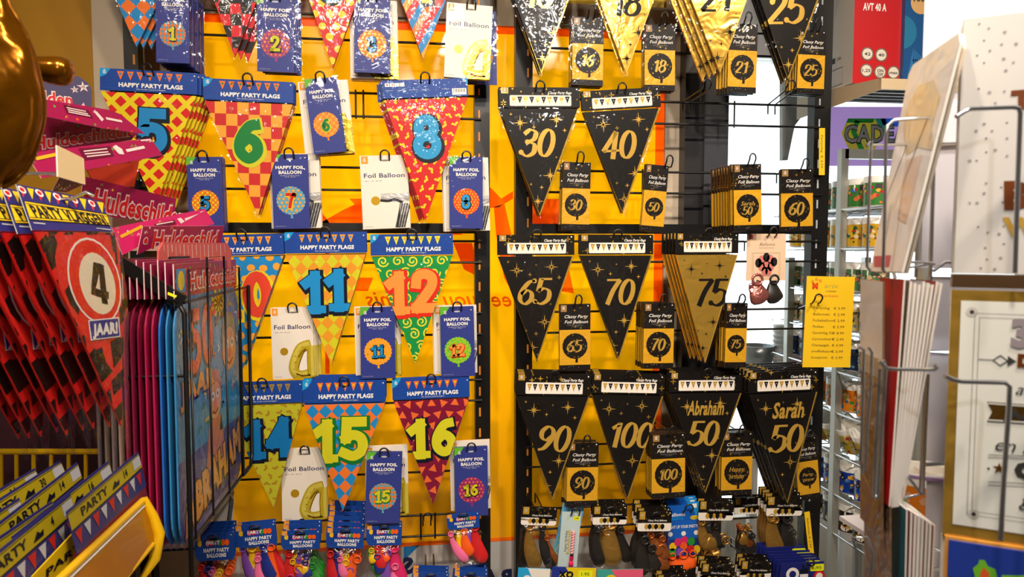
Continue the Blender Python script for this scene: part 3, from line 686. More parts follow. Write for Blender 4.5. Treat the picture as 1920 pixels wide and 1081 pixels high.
def classy_foil(txt, tl, tr, hp, label, Y=1.93, n=1, dy=.009, hkx=0., yaw=0., hk=True, dx=0.):
    m, w, h = wall_item(*tl, *tr, hp, Y)
    if yaw: m = m @ Matrix.Rotation(R(yaw), 4, 'Z'); w = w / math.cos(R(yaw))
    root = thing('foil_balloon_pack', label, 'foil balloon pack', GC, m)
    KB, KG = M((26, 21, 19), .42, 0, .22, .25, 24, spec=.25), M((222, 164, 36), .42, .1, .22, .25, 24, spec=.3)
    mb = card_base(w, h, KG, .004, KB); mb.rect(-w / 2, -.385 * h, w / 2, 0, KB, 1); mb.rect(-w / 2, -h, w / 2, -.915 * h, KB, 1)
    q = random.Random(len(label))
    for k in range(20): mb.star(q.uniform(-.46, .46) * w, -q.uniform(.02, .37) * h, q.choice((.012, .018, .05)) * w, PGOLD, 2, 4, .2)
    for k in range(5): mb.star(q.uniform(-.45, .45) * w, -q.uniform(.93, .98) * h, .014 * w, PWHITE, 2, 4, .25)
    mb.rect(-.46 * w, -.115 * h, -.27 * w, -.015 * h, M((160, 120, 70), .4), 2); logo(mb, -.365 * w, -.06 * h, .12 * w, PWHITE, 3); mb.disc(.42 * w, -.03 * h, .022 * w, PWHITE, 2, 8)
    mb.text('Classy Party', .04 * w, -.185 * h, .048 * h, PWHITE, 3, w=.76 * w, bold=.008, shear=.28); mb.text('Foil Balloon', .04 * w, -.265 * h, .048 * h, PWHITE, 3, w=.76 * w, bold=.008, shear=.28)
    mb.text('Suitable for helium and air', .0, -.315 * h, .01 * h, PGREY, 3, w=.5 * w, res=1); mb.text('Ø 18" - 45 cm', .0, -.338 * h, .01 * h, PGREY, 3, w=.22 * w, res=1)
    cx, cz, r = 0, -.63 * h, .4 * w; q2 = random.Random(5)
    pts = [(cx + r * (1 + (.025 if k % 2 else 0)) * math.cos(R(10 * k)), cz + r * (1 + (.025 if k % 2 else 0)) * math.sin(R(10 * k))) for k in range(36)]
    mb.p2(pts, KB, 2); mb.p2([(cx + .02 * w, cz - r), (cx + .1 * w, cz - r), (cx + .09 * w, cz - 1.32 * r), (cx + .01 * w, cz - 1.32 * r)], KB, 2)
    for k in range(16):
        a, rr = q2.uniform(0, 6.3), q2.uniform(.45, .92) * r; mb.star(cx + rr * math.cos(a), cz + rr * math.sin(a), .03 * w, PGOLD, 3, 4, .22)
    if txt.isdigit(): script(mb, txt, cx, cz, r * (.88 if len(txt) < 3 else .74), GOLDP, 4, fat=1.05)
    else:
        l1, l2 = txt.split(' ')
        mb.text(l1, cx, cz + .24 * r, .36 * r, GOLDP, 4, w=1.25 * r, bold=.015, shear=.25)
        if l2.isdigit(): script(mb, l2, cx, cz - .38 * r, .66 * r, GOLDP, 4)
        else: mb.text(l2, cx, cz - .3 * r, .36 * r, GOLDP, 4, w=1.25 * r, bold=.015, shear=.25)
    mb.build('printed_card', root); sleeve(w, h, root, len(label) + 9)
    if n > 1: pile(root, n, dy, 'black and gold foil balloon pack marked ' + txt.replace('Sarah', 'name and'), GC, seed=len(label), dx=dx)
    c = m @ Vector((hkx * w, 0, -h * .05))
    if hk: hook(c.x + .006, c.z + .006, Y - .02, label='black wire hook holding the foil balloon marked ' + txt.replace('Sarah', 'name and'), w=.009, lift=.03)
    return root
happy_foil('1', (291, -28), (354, -24), 144, 'blue card with a number 1 balloon at the top left', n=8, dy=.018, Y=1.90)
happy_foil('2', (481, -8), (551, -4), 141, 'blue card with a lime number 2 balloon, top row', n=4, dx=.004, dy=.012)
happy_foil('3', (664, -8), (732, -4), 143, 'blue card with a blue number 3 balloon, top row', n=2)
white_foil('4', (655, -2), (744, 2), 148, 'white foil balloon card behind the number 3 balloon', n=6, Y=1.955, dy=.008)
white_foil('4', (838, 4), (924, 12), 140, 'white card with a gold balloon at the top beside the rack upright', n=2, hk='black wire hook carrying the white gold-balloon card, top row')
happy_foil('1', (866, 20), (930, 22), 138, 'dark blue card hidden behind the top white gold-balloon card', Y=1.99, hk=False)
happy_foil('6', (570, 149), (630, 144), 142, 'blue card with a green number 6 balloon', n=2)
white_foil('4', (558, 154), (650, 149), 140, 'white foil balloon card behind the number 6 balloon', n=4, Y=1.955)
happy_foil('5', (349, 294), (414, 294), 140, 'blue card with a number 5 balloon beside the racked party signs', n=5, dy=.01)
happy_foil('7', (508, 289), (577, 289), 140, 'blue card with a red number 7 balloon', n=2)
white_foil('7', (504, 288), (598, 288), 140, 'white foil balloon card behind the number 7 balloon', n=5, Y=1.955)
white_foil('7', (674, 292), (763, 290), 138, 'white card with a silver number 7 balloon', n=5, hk='black wire hook carrying the silver number 7 card')
happy_foil('8', (843, 294), (905, 295), 134, 'blue card with a blue number 8 balloon', n=2)
white_foil('7', (829, 296), (915, 295), 138, 'white foil balloon card behind the number 8 balloon', n=4, Y=1.955)
white_foil('4', (507, 577), (586, 575), 134, 'white card with a gold balloon left of the number 11 balloon card', n=4, hk='black wire hook carrying the white card left of the number 11 balloon', dx=.005)
happy_foil('11', (675, 576), (740, 575), 134, 'blue card with a number 11 balloon', n=2)
white_foil('4', (664, 576), (750, 574), 131, 'white foil balloon card behind the number 11 balloon', n=3, Y=1.955)
happy_foil('12', (825, 576), (888, 574), 131, 'blue card with a number 12 balloon', n=2)
white_foil('7', (812, 574), (893, 572), 127, 'white foil balloon card behind the number 12 balloon', n=3, Y=1.955)
white_foil('4', (527, 843), (612, 840), 134, 'white card with a gold balloon between the 14 and 15 pennants', n=2, Y=1.96, hk='black wire hook carrying the white card between the 14 and 15 pennants')
happy_foil('15', (688, 847), (753, 847), 134, 'blue card with a number 15 balloon', n=3, Y=1.91)
white_foil('4', (684, 838), (764, 834), 132, 'white foil balloon card behind the number 15 balloon', n=3, Y=1.955)
happy_foil('16', (852, 839), (914, 836), 130, 'blue card with a number 16 balloon', n=2)
white_foil('7', (843, 829), (918, 825), 128, 'white foil balloon card behind the number 16 balloon', n=3, Y=1.955)
white_foil('7', (402, 845), (440, 845), 134, 'white card glimpsed behind the racked party signs, beside the 14 pennant', Y=1.97)
classy_foil('16', (1074, 31), (1132, 34), 128, 'black and gold balloon card marked 16', n=5)
classy_foil('18', (1209, 45), (1266, 47), 124, 'black and gold balloon card marked 18', n=4)
classy_foil('21', (1367, 43), (1421, 46), 130, 'black and gold balloon card marked 21', n=5, dx=-.004)
classy_foil('25', (1498, 55), (1549, 58), 120, 'black and gold balloon card marked 25', n=5, dx=-.003)
classy_foil('30', (1056, 303), (1108, 305), 127, 'black and gold balloon card marked 30', n=4, dy=.013)
classy_foil('50', (1212, 307), (1254, 311), 126, 'narrow turned black and gold balloon card marked 50 alone', n=2, yaw=0, hkx=.35)
classy_foil('Sarah 50', (1375, 308), (1427, 307), 125, 'black and gold balloon card with a name above the number 50', n=9, Y=1.88, dy=.018)
classy_foil('60', (1464, 317), (1524, 316), 118, 'black and gold balloon card marked 60', n=2, hkx=.1)
classy_foil('65', (1049, 570), (1107, 569), 125, 'black and gold balloon card marked 65', n=2)
classy_foil('70', (1208, 568), (1265, 568), 123, 'black and gold balloon card marked 70', n=5, dy=.016)
classy_foil('75', (1362, 568), (1402, 568), 121, 'crinkled black and gold balloon card marked 75', n=4, dy=.012, Y=1.90)
classy_foil('75', (1344, 572), (1386, 572), 112, 'black and gold balloon card half behind the 75 pennant', Y=2.0, hk=False)
classy_foil('90', (1065, 830), (1123, 829), 119, 'black and gold balloon card marked 90', n=4, dy=.013, dx=-.002)
classy_foil('100', (1222, 814), (1285, 811), 121, 'black and gold balloon card marked 100', n=5, dy=.012, Y=1.90)
classy_foil('Happy birthday', (1354, 811), (1412, 809), 118, 'black and gold balloon card marked Happy birthday', n=4, dy=.012)
classy_foil('Party time', (1489, 822), (1530, 816), 118, 'black and gold balloon card marked Party time', n=3, Y=1.95)
# empty hooks on the rails
for px, py, tx, ty, lab in ((1282, 194, 1326, 166, 'empty black hook between the 40 pennant and the bright window'), (1440, 200, 1484, 168, 'empty black hook right of the bright window top'),
                            (800, 964, 802, 978, 'empty black hook below the 16 pennant'), (1496, 577, 1535, 568, 'black hook crossing the yellow price list')):
    a = P(px, py, YW); b = P(tx, ty, 1.9 if py < 800 else 2.0); hook(b.x, b.z, b.y, label=lab, bx=a.x)

# ---------------------------------------------------------------- balloon bags along the bottom
def rubber(rgb): return M(rgb, .38, 0, .25, .12, 60)
RUB = {'red': rubber((206, 30, 36)), 'orange': rubber((240, 92, 20)), 'yellow': rubber((236, 190, 20)), 'green': rubber((34, 140, 44)), 'blue': rubber((24, 42, 130)), 'purple': rubber((122, 70, 170)), 'pink': rubber((238, 110, 160)), 'magenta': rubber((214, 36, 100))}
GLD, BRZ, BKB = M((196, 146, 66), .3, .7, 0, .3, 40, 'goldrubber'), M((196, 110, 50), .3, .7, 0, .3, 40, 'bronzerubber'), rubber((34, 30, 28))
ROSE = M((190, 112, 104), .28, .7, 0, .35, 46, 'rosegold')
def deflated(root, x, z, L, ang, r, m, y=.004, bend=.3, label=None, ring=True):
    mb = MB(); n = 14; path = []; rad = []
    for k in range(n):
        t = k / (n - 1); a = ang + bend * (t - .3)
        path.append((x + L * t * math.sin(a), y + .002 * math.sin(t * 6), z - L * t * math.cos(a)))
        rad.append(r * (.42 if t < .12 else .36 + .64 * math.sin(min(1, (t - .1) / .72) * math.pi / 2) if t < .82 else math.sqrt(max(.03, 1 - ((t - .82) / .19) ** 2))))
    mb.tube(path, rad, m, 10, flat=(0, 1, 0))
    if ring:
        c = Vector(path[0]); q = [c + Vector((r * .5 * math.cos(R(30 * k)), -.004, r * .5 * math.sin(R(30 * k)))) for k in range(12)]
        mb.tube(q, r * .13, m, 5, closed=True)
    o = mb.build('balloon', root)
    if label: o['label'] = label
    return o
def clear_bag(root, w, z0, z1, seed, d=.016):
    def outl(t): 
        k = .5 * w * (1.02 - .05 * math.sin(t * math.pi)); return (-k, k, z0 + (z1 - z0) * t)
    q = random.Random(seed); mb = MB(); rows = 12
    for yy in (-1, 1):
        g = []
        for i in range(rows + 1):
            xl, xr, z = outl(i / rows); row = []
            for j in range(9):
                u = j / 8; e = (1 - (2 * u - 1) ** 4) * min(1, 5 * min(i / rows, 1 - i / rows)); row.append((xl + (xr - xl) * u, .004 + yy * (d * e + q.uniform(0, .004) * e + .0006), z))
            g.append(row)
        mb.grid(g, FILM2, True)
    mb.build('clear_bag', root)
GB = 'bags of loose balloons on the lower rails'
def balloon_bag(tl, tr, hp, bot, label, kind, balloons, Y=1.92, n=1, dy=.014, dz=.004, what=None, hk=True, group=GB):
    m, w, hh = wall_item(*tl, *tr, hp, Y); h = hh * (bot - tl[1]) / hp
    root = thing('balloon_bag', label, 'balloon bag', group, m)
    mb = MB()
    if kind == 'happy':
        mb.prism([(-.5 * w, -hh * .75), (-.42 * w, -hh), (.5 * w, -hh), (.5 * w, 0), (-.42 * w, 0), (-.5 * w, -hh * .25)], -.0008, .0008, HBLUE)
        mb.map3 = lambda x, z, L: (x, -.0008 - L * E, z)
        mb.rect(-.48 * w, -.24 * hh, -.34 * w, -.02 * hh, LOGOO, 1); logo(mb, -.42 * w, -.2 * hh, .09 * w, PGREY)
        for k, c in enumerate(('yellow', 'blue', 'pink', 'red', 'purple', 'green', 'orange', 'orange')):
            mb.disc((-.36 + .1 * k) * w, -.36 * hh, .058 * w, RUB[c], 2 + k % 2, 12, .12 * hh)
        mb.text('PARTY', -.02 * w, -.34 * hh, .13 * hh, PWHITE, 4, w=.36 * w, bold=.05); mb.disc(0, -.22 * hh, .1 * w, INK, 5, 12, .05 * hh)
        mb.text('HAPPY PARTY', .06 * w, -.62 * hh, .14 * hh, PWHITE, 2, w=.66 * w, bold=.045); mb.text('BALLOONS', .06 * w, -.81 * hh, .14 * hh, PWHITE, 2, w=.5 * w, bold=.045)
        mb.rect(-.46 * w, -.92 * hh, -.2 * w, -.9 * hh, HBLUE2, 2); mb.disc(.45 * w, -.1 * hh, .016 * w, PWHITE, 2, 8)
    elif kind == 'classy':
        mb.box(-w / 2, -.0008, -hh, w / 2, .0008, 0, PBLK); mb.map3 = lambda x, z, L: (x, -.0008 - L * E, z)
        sparkle(mb, w, hh * .6, 0, 0, 14, len(label)); mb.p2(rrect(-.5 * w, -hh, .5 * w, -.6 * hh, .06 * w), PCREAM, 1); mb.rect(-.5 * w, -.75 * hh, .5 * w, -.6 * hh, PCREAM, 1)
        mb.rect(-.46 * w, -.42 * hh, -.29 * w, -.03 * hh, PGOLD, 2); logo(mb, -.375 * w, -.2 * hh, .1 * w, PGREY, 3); mb.disc(.44 * w, -.1 * hh, .018 * w, PWHITE, 2, 8)
        mb.text('Classy Party Balloons', .08 * w, -.46 * hh, .09 * hh, PWHITE, 3, w=.56 * w, bold=.02, shear=.25)
        for k in range(6): 
            x = (-.24 + .095 * k) * w; mb.disc(x, -.76 * hh, .06 * w, PGOLD if k % 2 == 0 else PBLK, 3 + k % 2, 12, .13 * hh); mb.p2([(x - .015 * w, -.93 * hh), (x + .015 * w, -.93 * hh), (x, -.87 * hh)], PGOLD if k % 2 == 0 else PBLK, 3)
    mb.build('header_card', root)
    for b in balloons:
        mt, x, z, L, ang, r = b[:6]; deflated(root, x * w, -hh - z * (h - hh), L * (h - hh), R(ang), r * w * 1.4, mt, y=.002 + .003 * (hash(str(b[1:])) % 4 if False else (int(abs(x) * 50) % 4)), bend=b[6] if len(b) > 6 else .3)
    clear_bag(root, w, -hh * .96, -h, int(tl[0]))
    if n > 1: pile(root, n, dy, what or label, group, seed=int(tl[0]), dz=dz)
    c = m @ Vector((0, 0, -hh * .2))
    if hk: hook(c.x, c.z, Y - .014, label='black hook of the ' + (what or label), lift=.012)
    return root
r_ = RUB
mix1 = [(r_['purple'], -.36, .04, .9, 4, .1), (r_['yellow'], -.14, .06, .95, -8, .12), (r_['pink'], .0, .3, .7, -4, .11), (r_['blue'], .16, .02, .9, 0, .12), (r_['red'], .38, .1, .9, 6, .1), (r_['orange'], .34, .05, .95, -10, .13)]
mix2 = [(r_['red'], -.3, .15, .75, -6, .12), (r_['yellow'], -.2, .35, .5, 40, .1), (r_['purple'], -.05, .32, .5, 0, .1), (r_['blue'], .12, .38, .45, 0, .11), (r_['orange'], -.05, .55, .55, 20, .15), (r_['green'], .3, .5, .6, 8, .12), (r_['pink'], .14, .5, .5, 0, .1), (r_['magenta'], -.25, .75, .3, 20, .12)]
mix3 = [(r_['red'], -.36, .18, .8, 4, .12), (r_['blue'], -.2, .22, .75, 10, .11), (r_['yellow'], .06, .4, .6, -6, .12), (r_['pink'], -.1, .3, .5, 10, .09), (r_['orange'], .36, .3, .7, -28, .14), (r_['purple'], .2, .6, .4, 0, .12)]
mix4 = [(r_['yellow'], -.34, .12, .3, 6, .1), (r_['red'], -.16, .06, .5, 4, .11), (r_['orange'], -.02, .12, .3, 10, .1), (r_['blue'], -.17, .25, .4, 4, .11), (r_['green'], -.36, .2, .8, 14, .1, .5), (r_['purple'], .12, .2, .75, -12, .14), (r_['magenta'], .3, .1, .9, 2, .17), (r_['pink'], -.12, .4, .6, 8, .13), (r_['pink'], .34, .5, .5, -4, .13)]
balloon_bag((364, 1000), (437, 996), 52, 1130, 'multicolour balloon bag partly hidden by the black sign rack', 'happy', mix3, n=4, what='multicolour balloon bag behind the black sign rack corner', Y=1.88)
balloon_bag((440, 985), (516, 977), 44, 1105, 'multicolour balloon bag with purple yellow blue and orange balloons side by side', 'happy', mix1, n=2, what='multicolour balloon bag with balloons side by side')
balloon_bag((527, 994), (600, 992), 36, 1100, 'multicolour balloon bag third from left, small yellow and orange balloons', 'happy', mix2, n=4, dz=.009, what='multicolour balloon bag left of the bag below the 15 pennant')
balloon_bag((613, 988), (684, 990), 38, 1100, 'multicolour balloon bag below the point of the 15 pennant', 'happy', mix3, n=6, dz=.010, what='multicolour balloon bag below the 15 pennant')
balloon_bag((687, 982), (754, 981), 40, 1105, 'multicolour balloon bag directly under the number 15 balloon card', 'happy', mix4, n=2, what='multicolour balloon bag under the number 15 balloon card')
balloon_bag((837, 964), (898, 958), 30, 1066, 'multicolour balloon bag beside the rack upright under the number 16 card', 'happy',
            [(r_['pink'], -.4, .1, .85, 12, .11, .4), (r_['yellow'], -.14, .02, .8, 2, .13), (r_['orange'], .02, .06, .7, 0, .13), (r_['purple'], .22, -.1, .9, -16, .12), (r_['red'], .36, 0, .98, 0, .16)])
for tl, tr, lab in (((774, 1071), (842, 1073), 'blue balloon bag header at the bottom edge beside the grey panel'), ((852, 1069), (915, 1071), 'blue balloon bag header at the bottom edge by the rack upright')):
    balloon_bag(tl, tr, 38, 1180, lab, 'happy', mix3, n=3, dz=.004, what=lab)
cl1 = [(GLD, -.22, .05, .95, 3, .16), (BKB, .14, .08, .95, 8, .13), (BRZ, .3, .3, .6, 14, .1)]
cl2 = [(BKB, -.34, .1, .85, -4, .14), (GLD, .06, .0, .95, -2, .24), (BKB, .36, .15, .75, 6, .13), (GLD, -.06, .2, .6, -6, .12)]
cl3 = [(BKB, -.25, .2, .8, -10, .17), (BKB, -.02, .4, .55, 4, .16), (BRZ, -.06, .12, .55, 24, .13), (BRZ, .3, .45, .55, -6, .2), (BRZ, .3, .2, .5, 4, .12)]
cl4 = [(GLD, -.36, .05, .6, 6, .13), (BKB, .05, .15, .5, 10, .1), (GLD, .36, .45, .5, -64, .16, -.5), (GLD, -.12, .75, .3, 60, .16)]
cl5 = [(BRZ, -.2, .3, .5, 20, .12), (GLD, .1, .3, .4, -30, .12), (BKB, -.12, .45, .5, 0, .17), (BKB, .2, .5, .5, 4, .17)]
cl6 = [(GLD, -.34, .04, .95, 2, .15), (GLD, -.2, .1, .85, 4, .12), (BKB, .15, .1, .8, 2, .18), (BKB, .3, .4, .55, 4, .15)]
GBC = 'bags of gold and black balloons'
balloon_bag((979, 948), (1045, 950), 35, 1071, 'bag of one gold and one black balloon beside the rack upright', 'classy', cl1, group=GBC)
balloon_bag((1112, 948), (1176, 947), 35, 1068, 'balloon bag with a big wrinkled gold balloon right of the candle pack', 'classy', cl2, n=3, what='gold and black balloon bag right of the candle pack', group=GBC)
balloon_bag((1197, 957), (1260, 957), 38, 1078, 'balloon bag with bronze balloon, left of the blue light-up balloon bag', 'classy', cl3, n=4, dy=.018, what='gold and black balloon bag left of the blue light-up bag', Y=1.89, group=GBC)
balloon_bag((1311, 938), (1376, 938), 37, 1062, 'balloon bag with a curled gold balloon right of the blue light-up bag', 'classy', cl4, n=2, what='gold and black balloon bag right of the blue light-up bag', group=GBC)
balloon_bag((1377, 932), (1428, 930), 32, 1052, 'dark balloon bag under the Happy birthday balloon card', 'classy', cl5, Y=1.98, n=2, what='dark balloon bag under the Happy birthday card', group=GBC)
balloon_bag((1438, 930), (1505, 929), 37, 1055, 'balloon bag half gold half black under the rightmost black pennant', 'classy', cl6, n=4, dy=.018, what='half gold half black balloon bag under the rightmost black pennant', group=GBC)
for tl, tr, lab in (((1316, 1055), (1379, 1058), 'gold and black bag top below the curled gold balloon'), ((1390, 1050), (1448, 1052), 'gold and black bag top left of the navy cards'), ((1232, 1076), (1290, 1074), 'gold and black bag top edge under the light-up bag')):
    balloon_bag(tl, tr, 36, 1180, lab, 'classy', cl6, n=3, dy=.016, what=lab, Y=1.87, group=GBC)

# rose gold balloon bag with beige card
m, w, h = wall_item(1401, 438, 1474, 438, 88, 1.92)
root = thing('balloon_bag', 'bag of rose gold and black balloons with a beige card', 'balloon bag', None, m)
BEI = M((232, 196, 164), .5); mb = card_base(w, h, BEI, .002); DK = M((120, 96, 84), .5)
mb.rect(-.46 * w, -.11 * h, -.34 * w, -.02 * h, M((190, 80, 80), .5), 1); mb.text('Balloons', .02 * w, -.22 * h, .07 * h, DK, 1, w=.4 * w, shear=.3); mb.stroke([(-.2 * w, -.3 * h), (.2 * w, -.3 * h)], .006 * w, DK, 1)
for a, b in ((.36, 0), (.33, 1)): mb.stroke([(-a * w, -.41 * h), (a * w, -.41 * h), (a * w, -.9 * h), (-a * w, -.9 * h), (-a * w, -.41 * h)], .006 * w, DK, 1)
PK, KK = M((206, 120, 112), .4), M((36, 30, 30), .4)
for x, z, c in ((-.12, -.56, PK), (.1, -.54, PK), (0, -.5, KK), (-.2, -.62, KK), (.2, -.6, KK), (-.12, -.7, PK), (0, -.66, PK), (.12, -.7, PK), (-.04, -.8, PK), (.06, -.8, PK)): mb.disc(x * w, z * h, .085 * w, c, 2, 12, .1 * h)
mb.build('header_card', root)
deflated(root, -.22 * w, -h * .98, .52 * h, R(6), .26 * w, ROSE, bend=.2); deflated(root, .22 * w, -h * .98, .5 * h, R(-4), .22 * w, BKB, label='black balloon')
deflated(root, -.38 * w, -h * 1.1, .2 * h, R(20), .1 * w, ROSE)
clear_bag(root, w * .9, -h * .9, -h * 1.58, 3); c = m @ Vector((.1 * w, 0, -h * .06)); hook(c.x, c.z, 1.9, label='black wire hook carrying the beige rose gold balloon card')

# candle packs
def candle(tl, tr, hp, Y, label, back):
    m, w, h = wall_item(*tl, *tr, hp, Y); root = thing('candle_pack', label, 'candle pack', 'candle packs', m)
    mb = card_base(w, h, M((186, 204, 204), .45) if not back else pr((96, 170, 220)), .003)
    if back:
        q = random.Random(3)
        for k in range(26): mb.stroke([(q.uniform(-.5, .5) * w, -h * q.random()) for _ in (0, 1, 2)][:2], .03 * w, (PWHITE, LOGOG, RED, YLW)[k % 4], 1)
        mb.clip = None; mb.build('printed_card', root); return
    KI = M((60, 56, 50), .5)
    mb.text('happy birthday', -.2 * w, -.5 * h, .13 * w, KI, 1, w=.36 * h, rot=R(90)); mb.text('KAARSJE', -.05 * w, -.52 * h, .15 * w, M((190, 160, 30), .5), 1, w=.42 * h, rot=R(90), bold=.03)
    mb.p2(rrect(.1 * w, -.14 * h, .46 * w, -.07 * h, .01 * w), M((230, 236, 20), .5), 1); mb.text('1.99', .28 * w, -.105 * h, .03 * h, KI, 2, w=.22 * w, bold=.02)
    mb.build('printed_card', root)
    PKc, WHc = M((232, 52, 96), .35), M((246, 214, 214), .4)
    mb = MB(); r = .085 * w; nt = 40; rows = []
    for i in range(nt + 1): rows.append([(.16 * w + r * math.cos(R(30 * j)), -.006 + r * math.sin(R(30 * j)), -.32 * h - .38 * h * i / nt) for j in range(12)])
    for i in range(nt):
        for j in range(12): mb.face([rows[i][j], rows[i][(j + 1) % 12], rows[i + 1][(j + 1) % 12], rows[i + 1][j]], PKc if ((i * 12 / 5 + j * 2) % 12) < 6 else WHc, True)
    mb.lathe([(.001, -.31 * h), (.4 * r, -.325 * h), (r, -.33 * h)], WHc, 12, (.16 * w, -.006, 0)); mb.build('candle', root)
    mb = MB(); mb.lathe([(r * 1.05, -.7 * h), (r * 1.05, -.74 * h)], M((40, 40, 44), .3), 12, (.16 * w, -.006, 0)); mb.lathe([(r * 1.15, -.745 * h), (r * 1.2, -.8 * h), (r * .9, -.81 * h), (r * .9, -.84 * h), (r * 1.35, -.85 * h), (r * 1.35, -.925 * h), (.001, -.93 * h)], M((236, 30, 90), .35), 12, (.16 * w, -.006, 0)); mb.build('candle_holder', root)
    c = m @ Vector((.18 * w, 0, -h * .06)); hook(c.x, c.z, Y - .012, label='black wire hook carrying the pink striped candle pack')
candle((1054, 959), (1090, 960), 108, 1.92, 'pale blue card pack with one pink striped candle', False)
candle((1056, 942), (1096, 948), 116, 1.95, 'blue patterned pack behind the pink striped candle', True)
# light-up balloon bag
m, w, h = wall_item(1252, 944, 1311, 940, 130, 1.93); root = thing('balloon_bag', 'bright blue light-up balloon pack with printed balloons', 'balloon bag', 'light-up balloon packs', m)
LB, LB2 = pr((20, 92, 190)), pr((30, 150, 220)); mb = card_base(w, h * .76, LB, .004)
mb.p2([(.1 * w, 0), (.5 * w, 0), (.5 * w, -.3 * h), (.3 * w, -.1 * h)], LB2, 1); mb.text('Balloons', -.2 * w, -.16 * h, .05 * h, PWHITE, 2, w=.5 * w, bold=.02)
for k in range(2): mb.rect(-.45 * w, (-.21 - .025 * k) * h, .0 * w, (-.2 - .025 * k) * h, PSKY, 2)
mb.text('LIGHT UP YOUR PARTY!', -.02 * w, -.34 * h, .045 * h, PWHITE, 2, w=.94 * w, bold=.02); mb.disc(.34 * w, -.22 * h, .13 * w, YLW, 2, 14, .03 * h); mb.text('15 hours', .34 * w, -.22 * h, .025 * h, INK, 3, w=.2 * w)
for x in (-.42, .0, .4): mb.disc(x * w, -.44 * h, .075 * w, PWHITE, 2, 12)
mb.rect(.28 * w, -.08 * h, .42 * w, -.02 * h, PWHITE, 2); mb.rect(-.5 * w, -.76 * h, .5 * w, -.52 * h, pr((14, 50, 120)), 1)
for x, z, c in ((-.34, -.62, 'yellow'), (-.18, -.56, 'magenta'), (.02, -.54, 'magenta'), (.0, -.62, 'orange'), (.24, -.56, 'green'), (.22, -.67, 'red'), (-.36, -.7, 'green'), (-.12, -.7, 'purple'), (.42, -.68, 'yellow')): mb.disc(x * w, z * h, .12 * w, RUB[c], 3 + int(abs(x) * 9) % 3, 14, .06 * h)
mb.build('printed_card', root); deflated(root, -.35 * w, -.76 * h, .24 * h, R(10), .2 * w, RUB['orange']); deflated(root, .0 * w, -.75 * h, .24 * h, R(2), .24 * w, RUB['orange']); deflated(root, .3 * w, -.74 * h, .22 * h, R(-10), .2 * w, RUB['orange']); deflated(root, .42 * w, -.74 * h, .2 * h, R(-6), .08 * w, RUB['yellow'])
clear_bag(root, w * 1.02, .0, -h * 1.02, 8, .012); pile(root, 3, .014, 'bright blue light-up balloon pack', 'light-up balloon packs', dz=.004)
c = m @ Vector((.1 * w, 0, -h * .12)); hook(c.x, c.z, 1.91, label='black wire hook carrying the light-up balloon pack')
# navy cards bottom right, coloured packs along the bottom edge
m, w, h = wall_item(1464, 1056, 1545, 1052, 60, 1.84); root = thing('card_pack', 'navy card with white round badge and yellow sticker, bottom right of the rack', 'card pack', 'navy card packs', m)
NV = pr((26, 34, 110)); mb = card_base(w, h, NV, .003); mb.disc(-.22 * w, -.35 * h, .15 * w, PWHITE, 1, 18); mb.disc(-.22 * w, -.35 * h, .08 * w, NV, 2, 14); mb.disc(.4 * w, -.45 * h, .13 * w, RED, 1, 18); mb.disc(.4 * w, -.45 * h, .08 * w, PWHITE, 2, 14)
mb.p2(rrect(.18 * w, -.28 * h, .5 * w, -.06 * h, .03 * w), M((230, 236, 20), .5), 3); mb.text('1.95', .34 * w, -.17 * h, .09 * h, INK, 4, w=.2 * w); mb.rect(-.05 * w, -.5 * h, .14 * w, -.36 * h, PWHITE, 1); mb.rect(-.05 * w, -.34 * h, .14 * w, -.2 * h, INK, 1)
mb.build('printed_card', root); pile(root, 8, .014, 'navy card pack in the bottom right stack', 'navy card packs', dx=-.003, dz=.003)
hook((m @ Vector((.1 * w, 0, 0))).x, (m @ Vector((0, 0, -h * .1))).z, 1.82, label='black wire hook carrying the navy card packs')
for i, (tl, tr, c1, c2, lab) in enumerate((((972, 1064), (1032, 1066), (40, 160, 216), (232, 226, 214), 'sky blue and white pack top under the leftmost gold balloon bag'), ((1036, 1062), (1118, 1064), (34, 50, 140), (226, 60, 60), 'navy pack with price sticker under the candle card'),
                                           ((1120, 1068), (1206, 1066), (60, 160, 150), (226, 90, 120), 'teal and pink pack top under the wrinkled gold balloon bag'))):
    m, w, h = wall_item(*tl, *tr, 60, 1.88); mb = card_base(w, h, pr(c1), .003); a = pr(c2)
    mb.p2([(-.2 * w, 0), (.5 * w, 0), (.5 * w, -.5 * h), (.0 * w, -.4 * h)], a if i != 1 else YLW, 1); mb.disc(-.2 * w, -.35 * h, .14 * w, YLW if i else PWHITE, 2, 14)
    if i == 1: mb.p2(rrect(.1 * w, -.3 * h, .42 * w, -.08 * h, .01 * w), M((230, 236, 20), .5), 3); mb.text('1.95', .26 * w, -.19 * h, .1 * h, INK, 4, w=.18 * w); mb.text('XO', -.18 * w, -.22 * h, .2 * h, INK, 3, bold=.06)
    o = mb.build('card_pack', None, m); tag(o, lab, 'card pack')
